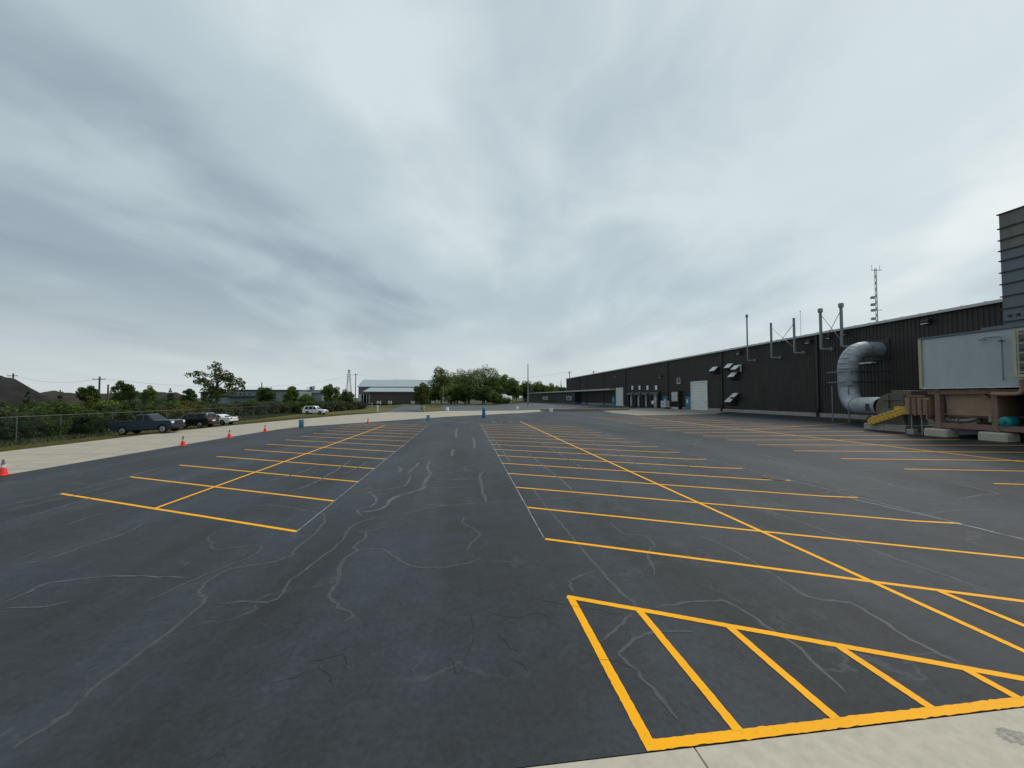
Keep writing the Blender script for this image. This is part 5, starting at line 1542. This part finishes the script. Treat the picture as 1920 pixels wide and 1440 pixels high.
def suv(loc_, rz, m, name, label, dark_roof=False, lower=None, rimm=M_RIM, hgt=1.75, ln=4.9, boxy=False, pitch=0):
    o = empty(name, loc_, rz); o.rotation_euler.y = pitch; tag(o, label, "car")
    h = ln / 2; wr = .37; fxw, rxw = h - .95, -h + 1.0
    pr = [(-h + .02, .55), (-h, .95), (-h + .04, 1.06), (-.3, 1.08), (h - 1.55, 1.06), (h - .5, .98 if not boxy else 1.06), (h - .08, .86), (h, .66), (h - .03, .42), (h - .3, .30)]
    pr += [(fxw + .44 * math.cos(math.pi * k / 8), .30 + .50 * math.sin(math.pi * k / 8)) for k in range(9)]
    pr += [(rxw + .44 * math.cos(math.pi * k / 8), .30 + .50 * math.sin(math.pi * k / 8)) for k in range(9)]
    pr += [(-h + .25, .34)]
    body_mesh(pr, 1.92, m, o, zc=.7)
    z0, z1 = 1.06, hgt
    cabin([(-h + .08, z0), (h - 1.35, z0), (h - 2.1, z1 - .06), (h - 2.35, z1), (-h + .55, z1 - .02), (-h + .32, z1 - .10)], 1.80, 1.42, z0, z1, m, o,
          {"side": [[(h - 1.62, z0 + .06), (h - 2.18, z1 - .14), (h - 2.42, z1 - .10), (h - 2.42, z0 + .06)], [(h - 2.50, z0 + .06), (h - 2.50, z1 - .09), (h - 3.35, z1 - .09), (h - 3.35, z0 + .06)], [(h - 3.43, z0 + .06), (h - 3.43, z1 - .10), (-h + .62, z1 - .13), (-h + .42, z0 + .18), (-h + .5, z0 + .06)]],
           "ends": [((h - 1.40, z0 + .04), (h - 2.08, z1 - .1), 1), ((-h + .11, z0 + .10), (-h + .30, z1 - .16), -1)]})
    wheels(o, (fxw, rxw), 1.92, wr, rimm)
    for s in (-1, 1):
        lamp(o, "headlight", h - .12, s * .72, .80, (.22, .34, .12), M_HEAD)
        lamp(o, "tail_light", -h + .05, s * .74, .98, (.16, .38, .20), M_TAIL)
        MB().box((h - 1.6, s * 1.02, 1.14), (.14, .18, .14)).build("mirror", m, o, bevel=.03)
        MB().bar((h - 2.4, s * .66, z1 + .03), (-h + .7, s * .66, z1 + .02), .04).build("roof_rail", M_CHROME, o)
        for x in (h - 2.3, h - 3.2): MB().box((x, s * .95, .98), (.2, .03, .04)).build("door_handle", M_CHROME, o)
        MB().box((0, s * .955, .36), (1.9, .03, .12)).build("sill_trim", M_BLACK, o)
    MB().box((h - .02, 0, .70), (.06, 1.0, .22)).build("grille", M_BLACK, o)
    MB().box((h - .05, 0, .42), (.10, 1.7, .16)).build("front_bumper", M_BLACK, o, bevel=.03)
    MB().box((-h - .01, 0, .50), (.12, 1.7, .2)).build("rear_bumper", M_BLACK if m is not M_CARW else M_CARW, o, bevel=.03)
    MB().box((-h + .01, 0, .78), (.05, .52, .14)).build("number_plate", M_WHITE, o)
    MB().box((0, 0, .30), (ln - 1.2, 1.2, .12)).build("underbody", M_BLACK, o)
    if boxy: MB().box((-h - .12, 0, .95), (.24, .7, .7)).build("spare_wheel", M_TYRE, o, bevel=.1)
    return o


def sedan(loc_, rz, pitch=0):
    o = empty("sedan", loc_, rz); o.rotation_euler.y = pitch
    tag(o, "white sedan parked nose to the fence behind the black car", "car")
    h = 2.4; wr = .33
    pr = [(-h + .04, .48), (-h, .82), (-h + .1, .96), (-h + .9, 1.0), (.9, .93), (1.9, .80), (h - .08, .64), (h, .48), (h - .06, .32), (h - .3, .26)]
    pr += [(h - .95 + .39 * math.cos(math.pi * k / 8), .26 + .44 * math.sin(math.pi * k / 8)) for k in range(9)]
    pr += [(-h + 1.0 + .39 * math.cos(math.pi * k / 8), .26 + .44 * math.sin(math.pi * k / 8)) for k in range(9)]
    pr += [(-h + .25, .30)]
    body_mesh(pr, 1.82, M_CARW, o, zc=.6)
    z0, z1 = .95, 1.43
    cabin([(-h + .55, z0), (1.15, z0 - .03), (.35, z1 - .03), (.1, z1), (-.75, z1), (-1.0, z1 - .05)], 1.68, 1.24, z0, z1, M_CARW, o,
          {"side": [[(.85, z0 + .03), (.30, z1 - .09), (-.15, z1 - .06), (-.15, z0 + .03)], [(-.23, z0 + .03), (-.23, z1 - .06), (-.75, z1 - .07), (-1.2, z0 + .12), (-1.2, z0 + .04)]], "ends": [((1.1, z0), (.38, z1 - .05), 1), ((-h + .62, z0 + .04), (-1.0, z1 - .08), -1)]})
    wheels(o, (h - .95, -h + 1.0), 1.82, wr, M_RIMD)
    for s in (-1, 1):
        lamp(o, "headlight", h - .15, s * .68, .62, (.2, .3, .12), M_HEAD)
        lamp(o, "tail_light", -h + .08, s * .66, .80, (.18, .40, .15), M_TAIL)
        MB().box((.75, s * .97, 1.0), (.12, .16, .12)).build("mirror", M_CARW, o, bevel=.03)
    MB().box((-h - .005, 0, .74), (.05, .5, .13)).build("number_plate", M_GREYC, o)
    MB().box((-h + .05, 0, .36), (.14, 1.6, .14)).build("rear_skirt", M_BLACK, o, bevel=.03)
    MB().box((-h + .1, 0, 1.03), (.2, 1.5, .04)).build("boot_spoiler", M_CARW, o)
    MB().box((0, 0, .26), (3.6, 1.1, .1)).build("underbody", M_BLACK, o)
    return o


def on_slope(xc, yc): return (xc, yc, zg(xc))


PT = -math.atan(.05)
tk = pickup((-31.8, 43.8, zg(-31.8) + .01), R(1), PT)
tk.scale = (.96, .98, 1.0)
suv((-32.35, 51.2, zg(-32.35) + .02), R(180 - 4), M_SUVB, "black_suv", "black crossover parked nose to the fence beside the pickup", pitch=-PT)
sedan((-32.4, 55.6, zg(-32.4) + .02), R(180 - 3), -PT)
q = on_z(588, 777.5)
suv((q[0], q[1] + 1, zg(q[0])), R(-6), M_CARW, "white_suv", "white boxy car with dark wheels alone on the far grass verge", rimm=M_RIMD, hgt=1.82, ln=4.6, boxy=True)
# pale storage tanks glimpsed through the wood
for i, (px, r_, h_, lb) in enumerate(((935, 1.1, 3.9, "leftmost and smallest white storage tank seen between the wood's trunks"), (945, 2.0, 5.2, "largest white storage tank seen between the wood's trunks"), (955, 1.5, 4.4, "rightmost white storage tank seen between the wood's trunks"))):
    q = on_y(px, 752, 200)
    o = empty("storage_tank", (q[0], 200, 0)); tag(o, lb, "tank", "white tanks beyond the far lot")
    MB().lathe([(r_, 0), (r_, h_ * .8), (r_ * .9, h_ * .9), (r_ * .5, h_ * .98), (.1, h_)], 20).build("shell", M_CARW, o, smooth=True)
    MB().lathe([(r_ * 1.03, h_ * .4), (r_ * 1.03, h_ * .43)], 20).build("hoop", M_TRIM, o)
for i, (px, lb) in enumerate(((938, "left low shrub hiding the foot of the storage tanks"), (952, "right low shrub hiding the foot of the storage tanks"))):
    shrub(px, 746, 196, 22, LM, 600 + i, lb, n=1400, leaf=.26, group="shrubs before the tanks")

# dark oily stain on the near walk
p = on_z(1899, 1381)
rs1 = random.Random(12); vs_ = [(p[0], p[1], .0055)]
for k in range(36):
    a_ = k * 2 * math.pi / 36; r_ = 1 + rs1.uniform(-.16, .16)
    vs_.append((p[0] + math.cos(a_) * .16 * r_, p[1] + math.sin(a_) * .10 * r_, .0055))
M_STAIN = paint_mat("oil_stain", (.16, .145, .12), wear=.8, under=(.38, .35, .29), scale=22, lo=.38, hi=.6)
mk("oil_stain", vs_, [(0, k, k % 36 + 1) for k in range(1, 37)], M_STAIN, slab)
